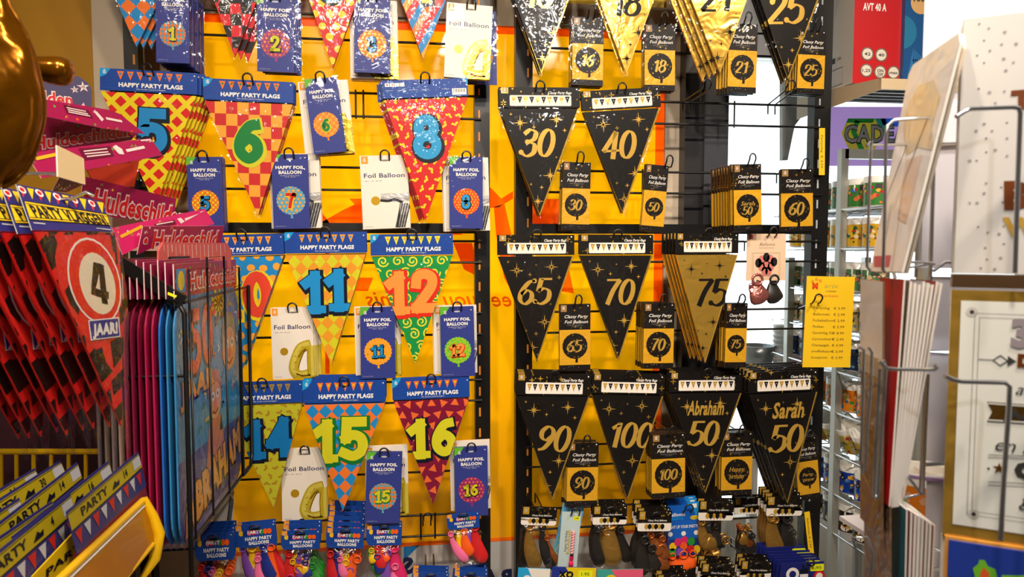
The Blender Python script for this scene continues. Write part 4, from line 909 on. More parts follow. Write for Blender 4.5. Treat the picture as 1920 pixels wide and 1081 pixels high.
# yellow price list, yellow shelf strips
LEM = M((246, 198, 22), .6, key='yellowpaper'); TXT = M((86, 62, 20), .6)
m, w, h = frame3((1513, 517, 1.93), (1603, 519, 1.93), (1501, 688, 1.93)); mb = card_base(w, h, LEM, .0008)
m = m @ Matrix.Rotation(R(0), 4, 'Y')
mb.text('M', -.32 * w, -.105 * h, .06 * h, M((226, 60, 20), .5), 1, bold=.09); mb.text('arix', .02 * w, -.1 * h, .05 * h, M((200, 180, 60), .5), 1, w=.3 * w, shear=.2, bold=.02); mb.text('Uddel', .02 * w, -.16 * h, .02 * h, TXT, 1, w=.22 * w, shear=.2)
for x, z in ((-.38, -.06), (-.3, -.035), (-.22, -.05)): mb.disc(x * w, z * h, .035 * w, M((226, 150, 40), .5), 1, 8)
mb.text('Feestartikelen', -.06 * w, -.21 * h, .03 * h, M((214, 100, 30), .6), 1, w=.46 * w)
for k, (a, b) in enumerate((('Partyvlag', '3.99'), ('Ballonnen', '2.99'), ('Folieballon', '2.99'), ('Mokken', '5.99'), ('Gevelvlag XL', '8.99'), ('Cartoonkaart', '2.49'), ('Champagek.', '0.99'), ('troffelkaart', '0.99'), ('Snoeptrom', '5.99'))):
    z = -.345 * h - k * .068 * h; mb.text(a, -.33 * w, z, .028 * h, TXT, 1, w=(.035 * len(a) + .02) * w, align='L'); mb.text('€ ' + b, .33 * w, z - .003 * h, .028 * h, TXT, 1, w=.24 * w, align='R')
o = mb.build('price_list', None, m); tag(o, 'yellow paper price list hanging at the right end of the rack', 'price list')
for (tl, tr, hp, Y, t, lab) in (((1536, 240), (1547, 240), 88, 2.03, 'Partyvlag  € 3.99', 'yellow price strip stuck on the rack upright above the price list'), ((1508, 960), (1518, 958), 80, 1.9, 'Ballonnen € 2.99', 'yellow price strip beside the lowest gold and black balloon bag')):
    m, w, h = wall_item(*tl, *tr, hp, Y); mb = card_base(w, h, LEM, .0008); mb.text(t, 0, -.5 * h, .35 * w, TXT, 1, w=.7 * h, rot=R(-90)); o = mb.build('price_strip', None, m); tag(o, lab, 'price strip')

# ---------------------------------------------------------------- cards standing on known planes, outline read off the photograph
class Card:
    def __init__(s, plane, outline, m, t=.0015, edge=None):
        a, b, c = (P(*q) for q in plane); s.m = basis((a + b) / 2, b - a, a - c); s.inv = s.m.inverted()
        s.O = s.m.translation.copy(); s.N = s.m.to_3x3() @ Vector((0, 1, 0))
        pts = [s.loc(*q) for q in outline]; area_ = sum(pts[i][0] * pts[(i + 1) % len(pts)][1] - pts[(i + 1) % len(pts)][0] * pts[i][1] for i in range(len(pts)))
        s.pts = pts if area_ > 0 else pts[::-1]; s.mb = MB()
        if t: s.mb.prism(s.pts, 0, t, edge or m)
        s.mb.p2(s.pts, m, 1); s.mb.clip = None
    def loc(s, px, py):
        r = ray(px, py); o = Vector((0, 0, CAMZ)); k = (s.O - o).dot(s.N) / r.dot(s.N); p = s.inv @ (o + r * k); return p.x, p.z
    def poly(s, q, m, L=2): s.mb.p2([s.loc(*p) for p in q], m, L)
    def line(s, q, wd, m, L=2): s.mb.stroke([s.loc(*p) for p in q], wd, m, L)
    def dot(s, px, py, r, m, L=2): s.mb.disc(*s.loc(px, py), r, m, L, 14)
    def txt(s, t, p0, p1, hpx, m, L=3, **k):
        a, b = s.loc(*p0), s.loc(*p1); u = s.loc(p0[0], p0[1] - hpx); l = math.hypot(b[0] - a[0], b[1] - a[1])
        s.mb.text(t, (a[0] + b[0]) / 2, (a[1] + b[1]) / 2, math.hypot(u[0] - a[0], u[1] - a[1]), m, L, w=l, rot=math.atan2(b[1] - a[1], b[0] - a[0]), **k)
    def build(s, name, parent=None): return s.mb.build(name, None, s.m) if parent is None else _adopt(s.mb.build(name, None, s.m), parent)
def _adopt(o, parent): m = o.matrix_basis.copy(); o.parent = parent; o.matrix_basis = parent.matrix_basis.inverted() @ m; return o
MAG, MAGD = pr((164, 24, 80)), pr((104, 12, 50)); MRED, MWH, MYL = pr((214, 34, 40)), pr((238, 214, 210)), pr((226, 176, 40))
GS = 'magenta headed party sign packs'
def confetti(c, x0, y0, x1, y1, n, seed):
    q = random.Random(seed)
    for k in range(n):
        x, y = q.uniform(x0, x1), q.uniform(y0, y1); mt = (MYL, MRED, MWH, ORG, LOGOG)[k % 5]
        if k % 2: c.dot(x, y, .0025, mt)
        else: c.line([(x, y), (x + 3, y - 4), (x + 5, y)], .0016, mt)
def sign_header(label, plane, outline, title=None, notes=None, base=None, seed=1, name='sign_header', pouch=None, more=None):
    c = Card(plane, outline, base or MAG, .001, card((222, 190, 190)))
    xs, ys = [q[0] for q in outline], [q[1] for q in outline]
    c.mb.clip = c.pts; confetti(c, min(xs), min(ys), max(xs), max(ys), 34, seed)
    if title:
        t, p0, p1, hp = title
        c.txt(t, p0, p1, hp * 1.25, MWH, 3, bold=.08); c.txt(t, p0, p1, hp * 1.22, MRED, 4, bold=.03)
    for nt in (notes or []):
        c.poly(nt[0], MAGD, 3)
        if len(nt) > 1: 
            for ln in nt[1]: c.line(ln, .0022, MWH, 4)
    if more: more(c)
    root = thing('party_sign_pack', label, 'party sign pack', GS, c.m)
    o = c.mb.build('header_card', root)
    if pouch: 
        pc = Card(*pouch[:2], pouch[2], .004); oo = pc.mb.build('wrapped_sign', None, pc.m); bpy.context.view_layer.update(); _adopt(oo, root)
    return root
# purple topper sign with red lettering
PUR = M((58, 48, 96), .5); c = Card(((60, 138, 1.72), (172, 138, 1.78), (60, 290, 1.72)), [(58, 138), (148, 143), (168, 158), (172, 170), (172, 300), (58, 300)], PUR, .004)
c.txt('Huldeschilden', (-62, 168), (136, 187), 25, MWH, 2, bold=.09); c.txt('Huldeschilden', (-62, 168), (136, 187), 25, MRED, 3, bold=.02)
for x, y, r in ((156, 163, .013), (140, 168, .009)): c.mb.star(*c.loc(x, y), r, MWH, 2, 5, .3)
c.poly([(145, 205), (157, 192), (162, 206), (150, 215)], M((230, 170, 170), .5)); o = c.build('header_sign'); tag(o, 'dark purple topper sign with white stars behind the gold balloon', 'sign')
sign_header('magenta header with the red title, uppermost and half behind the gold balloon', ((84, 216, 1.44), (268, 252, 1.66), (58, 284, 1.44)), [(78, 214), (262, 246), (246, 262), (200, 270), (52, 296)], ('Huldeschilden', (62, 268), (243, 243), 20), seed=2,
            pouch=(((150, 255, 1.60), (250, 252, 1.66), (150, 300, 1.6)), [(140, 268), (195, 256), (250, 262), (246, 300), (140, 300)], M((216, 160, 120), .25, 0, .5, .4, 30)))
sign_header('folded back header, highest of the magenta headers', ((77, 186, 1.40), (235, 207, 1.60), (75, 222, 1.38)), [(77, 185), (205, 206), (225, 214), (272, 251), (190, 240), (75, 216)], None, [([(118, 196), (165, 207), (174, 222), (124, 212)], [[(124, 202), (160, 209)], [(126, 206), (164, 214)], [(127, 210), (168, 218)]])], seed=3,
            more=lambda c: (c.poly([(175, 210), (180, 209), (194, 224), (190, 228)], MWH, 4), c.line([(198, 222), (228, 228)], .005, MWH, 4)))
sign_header('magenta header turned back side up behind the cream price tag', ((50, 287, 1.28), (282, 260, 1.60), (78, 333, 1.28)), [(48, 287), (282, 259), (305, 291), (78, 334)], None, [([(146, 279), (206, 274), (213, 293), (158, 301)], [[(156, 284), (200, 279)], [(158, 289), (202, 285)], [(162, 294), (206, 289)]])], seed=4,
            more=lambda c: (c.poly([(210, 276), (216, 272), (228, 280), (232, 290), (222, 289)], MWH, 4), c.line([(236, 283), (270, 276)], .006, MWH, 4), c.line([(263, 264), (282, 262)], .003, MWH, 4), c.line([(66, 298), (104, 290)], .006, MYL, 4)),
            pouch=(((185, 308, 1.62), (262, 296, 1.68), (185, 360, 1.62)), [(160, 312), (262, 295), (252, 350), (180, 352)], M((196, 62, 40), .2, 0, .6, .5, 26)))
sign_header('magenta header with the title reading level, above the wire loops', ((158, 338, 1.50), (330, 374, 1.72), (150, 392, 1.50)), [(156, 330), (330, 372), (326, 414), (215, 408), (150, 388)], ('Huldeschilden', (176, 372), (345, 408), 32), seed=5,
            pouch=(((205, 405, 1.62), (330, 412, 1.74), (205, 470, 1.62)), [(212, 404), (325, 412), (330, 470), (212, 470)], M((206, 170, 150), .25, 0, .6, .5, 26)))
sign_header('dark maroon header edge just under the cream price tag', ((105, 335, 1.36), (155, 325, 1.44), (105, 362, 1.36)), [(112, 332), (150, 322), (158, 345), (125, 360), (98, 358)], None, base=MAGD, seed=6)
sign_header('pink header fanned upward above the wrapped pink sign', ((212, 428, 1.46), (390, 393, 1.74), (228, 480, 1.46)), [(210, 427), (384, 391), (402, 420), (300, 440), (230, 478)], None, [([(288, 420), (326, 412), (330, 420), (296, 428)], [[(292, 421), (324, 415)]])], base=pr((206, 36, 104)), seed=7,
            more=lambda c: (c.poly([(331, 410), (338, 408), (348, 418), (342, 424)], MWH, 4), c.line([(346, 412), (376, 402)], .006, MWH, 4), c.line([(225, 444), (266, 424)], .006, MYL, 4), *[c.line([(374 + 4 * k, 398 + 5 * k), (390 + 2 * k, 394 + 5 * k)], .0016, MWH, 4) for k in range(4)]))
sign_header('magenta header with a number ten badge, in front of the pink fanned header', ((268, 425, 1.48), (421, 424, 1.78), (256, 476, 1.48)), [(268, 424), (421, 423), (414, 457), (300, 458), (257, 477)], ('Huldeschild', (286, 448), (408, 446), 26), seed=8,
            more=lambda c: (c.dot(272, 451, .008, MWH, 4), c.dot(272, 451, .006, MRED, 5)))

# black wire rack with the big fifty-year signs, standing square to the wall
XR = -.43
BLU5, ORG5, NAV5, SKIN, HAIR, PUR5 = pr((56, 140, 196)), pr((232, 84, 36)), pr((30, 50, 110)), pr((226, 160, 120)), pr((150, 140, 110)), pr((70, 66, 140))
def fx(px, py, X): q = PX(px, py, X); return q
SY0, SY1 = PX(326, 600, -.445).y, 1.885
SZ1, SZ0 = PX(345, 556, -.445).z, PX(345, 1034, -.445).z
SW, SH = SY1 - SY0, SZ1 - SZ0
def sign_shape(w, h): return rrect(-w / 2, -h, w / 2, 0, .07, 6)
def party_sign(i, X, colour, label, front=False, head=True):
    M4 = basis(Vector((X, (SY0 + SY1) / 2, SZ1)), Vector((0, 1, 0)), Vector((0, 0, 1))); root = thing('party_sign', label, 'party sign', 'large wrapped party signs in the black rack', M4)
    w, h = SW, SH; mb = MB(); mb.prism(sign_shape(w, h), 0, .003, colour); mb.map3 = lambda x, z, L: (x, -L * E, z)
    if front:
        mb.clip = sign_shape(w, h); q = random.Random(4); mb.rect(-w, -h, w, -.6 * h, PUR5, 1)
        mb.p2([(-w, -.52 * h), (w, -.44 * h), (w, -.7 * h), (-w, -.62 * h)], BLU5, 2)
        for k in range(40):
            x, z = q.uniform(-.45, .45) * w, -q.uniform(.05, .6) * h; a = q.uniform(0, 3); mb.stroke([(x, z), (x + .03 * w * math.cos(a), z + .02 * h * math.sin(a)), (x + .05 * w * math.cos(a + 1), z + .03 * h * math.sin(a + 1))], .012 * w, (YLW, ORG5, PWHITE, GRN)[k % 4], 3)
        cartoon(mb, '50', -.16 * w, -.19 * h, .27 * h, ORG5, M((70, 30, 24), .4), 4, th=.2, ow=.025)
        mb.text('JAAR', -.22 * w, -.38 * h, .085 * h, NAV5, 4, w=.5 * w, bold=.1); mb.text('JAAR', -.22 * w, -.375 * h, .085 * h, TAN, 5, w=.48 * w, bold=.05)
        # two smiling elderly heads in plain cartoon shapes
        for hx, hz, s, hair in ((.29, -.3, 1.0, HAIR), (.02, -.5, .8, pr((190, 110, 110)))):
            mb.disc(hx * w, (hz + .07 * s) * h, .13 * s * w, hair, 4, 18, .11 * s * h); mb.disc(hx * w, hz * h, .125 * s * w, SKIN, 5, 18, .105 * s * h)
            mb.disc(hx * w, (hz - .02) * h, .03 * s * w, pr((226, 120, 100)), 6, 10, .03 * h)
            for sx in (-1, 1):
                mb.disc((hx + sx * .05 * s) * w, (hz + .025) * h, .035 * s * w, PWHITE, 6, 12, .026 * s * h); mb.disc((hx + sx * .05 * s) * w, (hz + .025) * h, .012 * s * w, INK, 7, 8)
            mb.stroke([((hx - .06 * s) * w, (hz - .055 * s) * h), (hx * w, (hz - .075 * s) * h), ((hx + .06 * s) * w, (hz - .055 * s) * h)], .012 * w, pr((150, 40, 40)), 6)
            mb.p2([((hx - .2 * s) * w, (hz - .36 * s) * h), ((hx - .12 * s) * w, (hz - .1 * s) * h), ((hx + .12 * s) * w, (hz - .1 * s) * h), ((hx + .2 * s) * w, (hz - .36 * s) * h)], (PSKY if hair is HAIR else pr((206, 120, 90))), 3)
        mb.text('ABRAHAM', .0, -.83 * h, .15 * h, pr((90, 50, 20)), 4, w=.94 * w, bold=.12, rot=R(6)); mb.text('ABRAHAM', .0, -.825 * h, .15 * h, TAN, 5, w=.92 * w, bold=.06, rot=R(6))
        for k in range(9): mb.p2([(.12 * w, -.06 * h), (.12 * w + .13 * w * math.cos(R(40 * k - 8)), -.06 * h + .07 * h * math.sin(R(40 * k - 8))), (.12 * w + .13 * w * math.cos(R(40 * k + 8)), -.06 * h + .07 * h * math.sin(R(40 * k + 8)))], YLW, 5)
        mb.disc(.12 * w, -.06 * h, .08 * w, YLW, 5, 14, .045 * h); mb.disc(.03 * w, -.085 * h, .045 * w, RED, 4, 12, .03 * h); mb.text('50', .13 * w, -.06 * h, .03 * h, INK, 6, w=.1 * w); mb.text('SALE', .14 * w, -.125 * h, .04 * h, INK, 6, w=.2 * w, bold=.04, rot=R(14))
    mb.clip = None; mb.build('board', root)
    if head:
        hb = MB(); hh = .065 + .004 * (i % 3); x0 = -w * .5 if not front else -.49 * w
        hb.box(x0, -.001, .0, w * .47, .001, hh, M((226, 200, 200), .5), MAG); hb.map3 = lambda x, z, L: (x, -.001 - L * E, z)
        if front:
            hb.text('Huldeschild', .06 * w, .45 * hh, .5 * hh, MWH, 2, w=.76 * w, bold=.085); hb.text('Huldeschild', .06 * w, .45 * hh, .48 * hh, MRED, 3, w=.74 * w, bold=.02)
            hb.rect(-.47 * w, .15 * hh, -.36 * w, .85 * hh, BLU5, 2); hb.disc(-.415 * w, .5 * hh, .04 * w, YLW, 3, 10)
            q = random.Random(9)
            for k in range(24): hb.disc(q.uniform(-.48, .46) * w, q.uniform(.05, .95) * hh, .004, (YLW, ORG, LOGOG)[k % 3], 1, 8)
        hb.build('header_card', root)
    q = random.Random(i); mb = MB(); g = []
    for k in range(13):
        z = .01 - (h + .02) * k / 12; ins = .06 * max(0, (k - 10) / 2) ** 2
        g.append([((-w / 2 - .012 + ins) + (w + .024 - 2 * ins) * j / 7, -.002 - q.uniform(0, .004), z) for j in range(8)])
    mb.grid(g, FILM2, True); mb.build('clear_bag', root)
    return root
party_sign(0, -.445, BLU5, 'wrapped blue party sign lettered 50 JAAR with two cartoon heads, front of the black rack', True)
SIGNC = [(BLU5, 'blue'), (pr((40, 110, 200)), 'blue'), (pr((180, 30, 80)), 'magenta'), (pr((180, 30, 80)), 'magenta'), (pr((160, 24, 70)), 'magenta'), (pr((170, 40, 84)), 'magenta'), (pr((186, 60, 90)), 'magenta'), (pr((200, 170, 150)), 'tan'), (pr((150, 130, 130)), 'tan'), (pr((190, 160, 140)), 'tan'), (pr((160, 140, 140)), 'tan')]
for i, (cm, cn) in enumerate(SIGNC): party_sign(i + 1, -.458 - .0125 * i, cm, 'wrapped %s party sign seen edge-on in the black rack, %s behind the blue front sign' % (cn, ['first', 'second', 'third', 'fourth', 'fifth', 'sixth', 'seventh', 'eighth', 'ninth', 'tenth', 'eleventh'][i]))
# pink wrapped sign with a window number standing above the rack front
c = Card(((300, 452, 1.50), (432, 455, 1.80), (298, 545, 1.50)), [(298, 470), (306, 454), (425, 455), (434, 470), (430, 545), (296, 560)], pr((206, 92, 90)), .004)
c.mb.clip = c.pts; c.poly([(318, 490), (330, 484), (352, 484), (358, 500), (352, 545), (312, 545)], BLU5, 2)
for k in range(16): 
    x = 306 + k * 7.6; c.line([(x, 458), (x + 1, 470 + (k * 37) % 24)], .0012 + .0006 * (k % 3), MWH, 3)
o = c.build('wrapped_sign'); tag(o, 'salmon pink wrapped sign standing above the blue front sign of the black rack', 'party sign')
rk = thing('wire_sign_rack', 'black wire rack holding the large wrapped party signs', 'rack', None, Matrix.Translation((XR, SY0, 0)))
def rod(root, pts, r, m, name='wire', seg=6, closed=False):
    mb = MB(); O = root.matrix_world.translation; mb.tube([Vector(p) - O for p in pts], r, m, seg, closed); return mb.build(name, root)
ytop = [(318, 482, 358, 482), (388, 481, 418, 483)]
zb0, zt0 = PX(350, 1030, XR).z, PX(350, 566, XR).z
Y0r = PX(345, 566, XR).y; Y1r = PX(463, 560, XR).y
rod(rk, [(XR, Y0r, .2), (XR, Y0r, zt0 - .02), (XR - .01, Y0r, zt0), (XR - .03, Y0r, zt0)], .0052, BLK, 'upright')
rod(rk, [(XR, Y0r, zt0), (XR, Y1r, zt0)], .003, BLK)
rod(rk, [(XR, Y0r, zb0), (XR, Y1r - .03, zb0)], .004, BLK)
rod(rk, [(XR + .004, Y1r, zt0 + .005), (XR + .004, Y1r, zb0 + .03), (XR + .004, Y1r - .02, zb0), (XR + .004, Y1r - .1, zb0), (XR + .004, Y1r - .1, zt0 - .1)], .0045, BLK, 'upright')
for a, b, yt in ((353, 388, 503), (388, 420, 481), (420, 448, 502)):
    p, q_ = PX(a, 600, XR).y, PX(b, 600, XR).y; zt = PX((a + b) / 2, yt, XR).z
    rod(rk, [(XR + .003, p, zb0), (XR + .003, p, zt), (XR + .003, q_, zt), (XR + .003, q_, zb0)], .0026, BLK)
p, q_ = PX(318, 484, XR - .05).y, PX(358, 484, XR - .05).y; zt = PX(338, 482, XR - .05).z
rod(rk, [(XR - .05, p, zt - .06), (XR - .05, p, zt), (XR - .05, q_, zt), (XR - .05, q_, zt - .06)], .0026, BLK)
e0 = P(228, 707, Y0r); rod(rk, [e0, (XR, Y0r, e0.z)], .0034, BLK)
a, b = P(345, 566, Y0r), P(222, 490, Y0r - .01); mb = MB(); d = (b - a); n_ = Vector((-d.z, 0, d.x)).normalized() * .012
O = rk.matrix_world.translation
for yy in (0,):
    q4 = [a - n_ - O, a + n_ - O, b + n_ - O, b - n_ - O]; f0 = [p + Vector((0, -.006, 0)) for p in q4]; f1 = [p + Vector((0, .006, 0)) for p in q4]
    mb.face(f0, BLK); mb.face(f1[::-1], BLK)
    for k in range(4): mb.face([f0[k], f1[k], f1[(k + 1) % 4], f0[(k + 1) % 4]], BLK)
mb.build('support_arm', rk)
st = Card(((314, 546, Y0r - .02), (332, 556, Y0r - .02), (314, 553, Y0r - .02)), [(315, 547), (332, 554), (329, 558), (314, 552)], M((226, 226, 30), .5), .0005); st.m = st.m
o = st.build('price_sticker'); tag(o, 'yellow price sticker on the sloping black rack arm', 'sticker')

# dark board behind the left stand
DB = M((58, 26, 34), .5); x1 = P(236, 500, 1.76).x; zt_ = P(100, 442, 1.76).z
mb = MB(); mb.box(-1.9, 1.76, .1, x1, 1.775, zt_, DB); o = mb.build('display_board'); tag(o, 'dark maroon display board behind the red and black flag packs', 'board')
# party flag packs hanging in the left foreground
GP = 'red and black fourth birthday flag packs'
PLH = ((32, 347, 1.14), (193, 378, 1.31), (60, 431, 1.10)); hc = Card(PLH, [(30, 345), (192, 377), (209, 434), (60, 431)], pr((40, 40, 110)), .0015, M((190, 186, 180), .3))
hc.mb.clip = hc.pts; YL2 = pr((232, 196, 30))
hc.poly([(44, 376), (199, 401), (206, 424), (56, 413)], INK, 2); hc.poly([(45, 378), (199, 403), (205.5, 422), (55.5, 411)], YL2, 3); hc.line([(47, 382), (200, 406)], .0012, INK, 4); hc.line([(55, 408), (205, 419)], .0012, INK, 4)
hc.txt('PARTY VLAGGEN!', (58, 395.5), (197, 413), 17.5, INK, 5, bold=.035)
for k in range(10):
    x = 33 + k * 16.4; y = 349 + k * 3.2; cc = (pr((206, 40, 36)), YL2)[k % 2]
    hc.poly([(x, y), (x + 13, y + 2.5), (x + 11, y + 22)], cc, 2)
    if k % 2 == 0: hc.dot(x + 7, y + 7, .007, PWHITE, 3); hc.dot(x + 7, y + 7, .004, RED, 4)
hc.line([(62, 418), (84, 420)], .002, PGREY, 3); hc.line([(180, 428), (207, 431)], .002, PGREY, 3)
vr = thing('flag_pack', 'front pack of red and black flags with a round 4 JAAR sign', 'flag pack', GP, hc.m); hc.mb.build('header_card', vr)
PLF = ((64, 434, 1.10), (212, 437, 1.28), (64, 640, 1.085)); fo = [(64, 434), (213, 436), (224, 470), (230, 600), (228, 798), (196, 730), (150, 625), (100, 520)]
fc = Card(PLF, fo, pr((216, 32, 28)), .003); ctri = [fc.loc(*p) for p in ((64, 434), (214, 436), (232, 600), (228, 800))]; fc.mb.clip = ctri; KB4 = pr((26, 18, 16))
for i in range(-3, 10):
    for j in range(-2, 14):
        if (i + j) % 2 == 0: 
            x, y = 40 + i * 24, 430 + j * 30 - i * 8; fc.poly([(x, y + 10), (x + 22, y - 14), (x + 26, y + 14), (x + 4, y + 38)], KB4, 2)
fc.poly([(96, 440), (212, 440), (224, 600), (215, 700), (150, 620), (110, 540)], pr((222, 40, 34)), 3)
for q in ([(84, 445), (100, 440), (106, 455), (98, 500), (84, 480)], [(120, 545), (138, 520), (150, 560), (146, 590), (130, 570)], [(205, 440), (216, 440), (222, 480), (210, 470)], [(170, 660), (190, 650), (200, 690), (185, 720), (172, 690)], [(205, 640), (225, 630), (226, 670), (212, 690)]): fc.poly(q, KB4, 4)
def ring(cx, cy, rx, ry, m, L, tilt=.18): fc.poly([(cx + rx * math.cos(R(15 * k)) + tilt * ry * math.sin(R(15 * k)), cy + ry * math.sin(R(15 * k))) for k in range(24)], m, L)
ring(175, 526, 49, 81, PWHITE, 5); ring(175, 526, 46, 77, pr((222, 36, 30)), 6); ring(180, 531, 33, 58, pr((236, 222, 196)), 7)
P4 = [(172, 491), (187, 494), (194, 545), (201, 547), (201, 560), (196, 560), (199, 570), (188, 568), (186, 558), (168, 552), (168, 540)]
fc.mb.clip = None
fc.poly([(172, 491), (185, 494), (180, 541), (193, 545), (201, 547), (201, 560), (194, 559), (184, 557), (168, 551), (168, 538)], KB4, 8); fc.poly([(184, 494), (191, 497), (199, 570), (188, 568), (180, 500)], KB4, 9)
fc.poly([(176, 540), (182, 512), (184, 543)], pr((236, 222, 196)), 10)
fc.poly([(162, 600), (220, 594), (223, 631), (167, 638)], PWHITE, 8); fc.poly([(164, 602), (218, 596.5), (221, 629), (169, 635.5)], pr((30, 44, 140)), 9); fc.txt('JAAR!', (170, 618), (217, 613), 21, PWHITE, 10, bold=.06)
o = fc.mb.build('flags', None, fc.m); _adopt(o, vr)
bg = fc; bm = MB(); q = random.Random(2); g = []
for k in range(12):
    t = k / 11; yl = 434 + (842 - 434) * t; xl = 58 + (228 - 58) * t ** .95; xr = 216 + 19 * min(1, t * 3)
    g.append([(lambda p: (p[0], -.006 - q.uniform(0, .004) * (0 < j < 6), p[1]))(bg.loc(xl + (xr - xl) * j / 6, yl)) for j in range(7)])
bm.grid(g, FILM2, True); o = bm.build('clear_bag', None, fc.m); _adopt(o, vr)
bpy.context.view_layer.update()
pile(vr, 9, 0, 'red and black flag pack in the left foreground', GP, tilt=.02, jz=.004, dirv=Vector((-.022, .003, -.003)), seed=4)
hp0, hp1 = P(138, 372, 1.2), P(20, 380, 1.26); mb = MB(); mb.tube([hp1 - hp0, Vector((0, 0, 0)), Vector((.02, -.002, .01)), Vector((.03, -.002, .004))], .003, CHROME, 6); o = mb.build('display_hook', None, Matrix.Translation(hp0)); tag(o, 'chrome hook carrying the red and black flag packs', 'hook')
c = Card(((107, 272, 1.22), (157, 297, 1.27), (109, 330, 1.22)), [(107, 272), (157, 297), (160, 346), (109, 331)], M((226, 198, 152), .5), .003, WHITE); r0 = P(25, 324, 1.24); r1 = P(112, 326, 1.235)
root = thing('price_tag', 'cream square price tag on a thin metal rod in front of the magenta headers', 'price tag', None, c.m); c.mb.build('plate', root)
mb = MB(); mb.tube([c.inv @ r0, c.inv @ r1], .0028, CHROME, 6); mb.build('rod', root)

# ---------------------------------------------------------------- gold balloon, yellow basket
AMB = M((146, 88, 8), .17, .8, 0, .45, 10, 'amberfoil')
YBa = .78; rows = []; prof = [(-70, 12), (-40, 20), (0, 30), (30, 42), (60, 55), (90, 66), (120, 73), (150, 79), (180, 82), (210, 81), (240, 77), (270, 70), (300, 60), (325, 45), (345, 24), (356, 4)]
base = P(-8, 180, YBa); k = (P(92, 180, YBa) - base).length / 100
mb = MB(); g = []
for py, hw in prof:
    z = (180 - py) * k; g.append([(hw * k * 1.0 * math.cos(R(6 * j)) * (1 + .0), hw * k * .62 * math.sin(R(6 * j)) * (1 + .05 * math.sin(5 * R(6 * j) + py * .05)), z + .004 * math.sin(R(6 * j) * 4 + py * .03)) for j in range(60)])
root = thing('foil_balloon', 'shiny amber gold foil balloon at the top left edge', 'balloon', None, Matrix.Translation(base) @ Matrix.Rotation(R(20), 4, 'Z')); mb.grid(g, AMB, True, cv=True)
mb.tube([(g[i][0][0] * 1.0, 0, g[i][0][2]) for i in range(len(g))], .0025, AMB, 5); mb.build('balloon_body', root)
mb = MB(); a, b = P(70, 128, .86), P(136, 137, .86); iv = root.matrix_world.inverted(); mb.tube([iv @ a.lerp(b, t) for t in (0, .2, .45, .7, .88, .96, 1)], [.013, .014, .0155, .016, .014, .009, .002], AMB, 14); mb.build('balloon_tail', root)
YM = M((238, 184, 10), .3, 0, .3, 0, 40, 'yellowmetal'); XQ = -.47
ra, rb = PX(268, 938, XQ), Vector((XQ, .86, 0)); zq = ra.z
bk = thing('wire_basket', 'yellow wire basket with a sloping price rail, bottom left', 'basket', None, Matrix.Translation((XQ, ra.y, zq)))
rod(bk, [(XQ, ra.y, zq), (XQ, .86, zq)], .0065, YM, 'front_rail', 8)
mb = MB(); O = bk.matrix_world.translation
q4 = [(0, -.012), (0.004, -.016), (.012, -.075), (.006, -.078)]
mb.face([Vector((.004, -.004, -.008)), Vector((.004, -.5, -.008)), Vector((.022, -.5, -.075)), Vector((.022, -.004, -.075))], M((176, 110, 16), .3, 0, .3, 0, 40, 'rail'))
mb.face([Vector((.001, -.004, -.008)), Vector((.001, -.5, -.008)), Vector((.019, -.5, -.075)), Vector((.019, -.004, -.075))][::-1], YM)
mb.tube([(.004, -.004, -.008), (.004, -.5, -.008)], .0018, WHITE, 5)
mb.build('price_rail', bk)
mb = MB(); mb.tube([(.002, 0, .004), (.014, .004, -.03), (.024, .002, -.06), (.02, -.01, -.10), (.006, -.03, -.125)], [.006, .009, .0105, .010, .005], YM, 8); mb.build('end_cap', bk)
rod(bk, [Vector((.022, -.02, -.07)) + O, Vector((.014, -.24, -.085)) + O], .004, YM)
pa, pb = P(195, 846, 1.52), P(-60, 846, 1.52); zc = pa.z
rod(bk, [pb, pa, pa + Vector((.022, -.01, -.006)), pa + Vector((.034, -.03, -.03)), pa + Vector((.036, -.05, -.12))], .0062, YM, 'back_rail', 8)
for x, yb in ((2, 880), (31, 910), (63, 925), (96, 912), (129, 906), (161, 895), (193, 900)):
    p = P(x, 848, 1.52); q_ = P(x - 2, yb, 1.52); rod(bk, [p, (q_.x, 1.52, q_.z - .08)], .0042, YM)
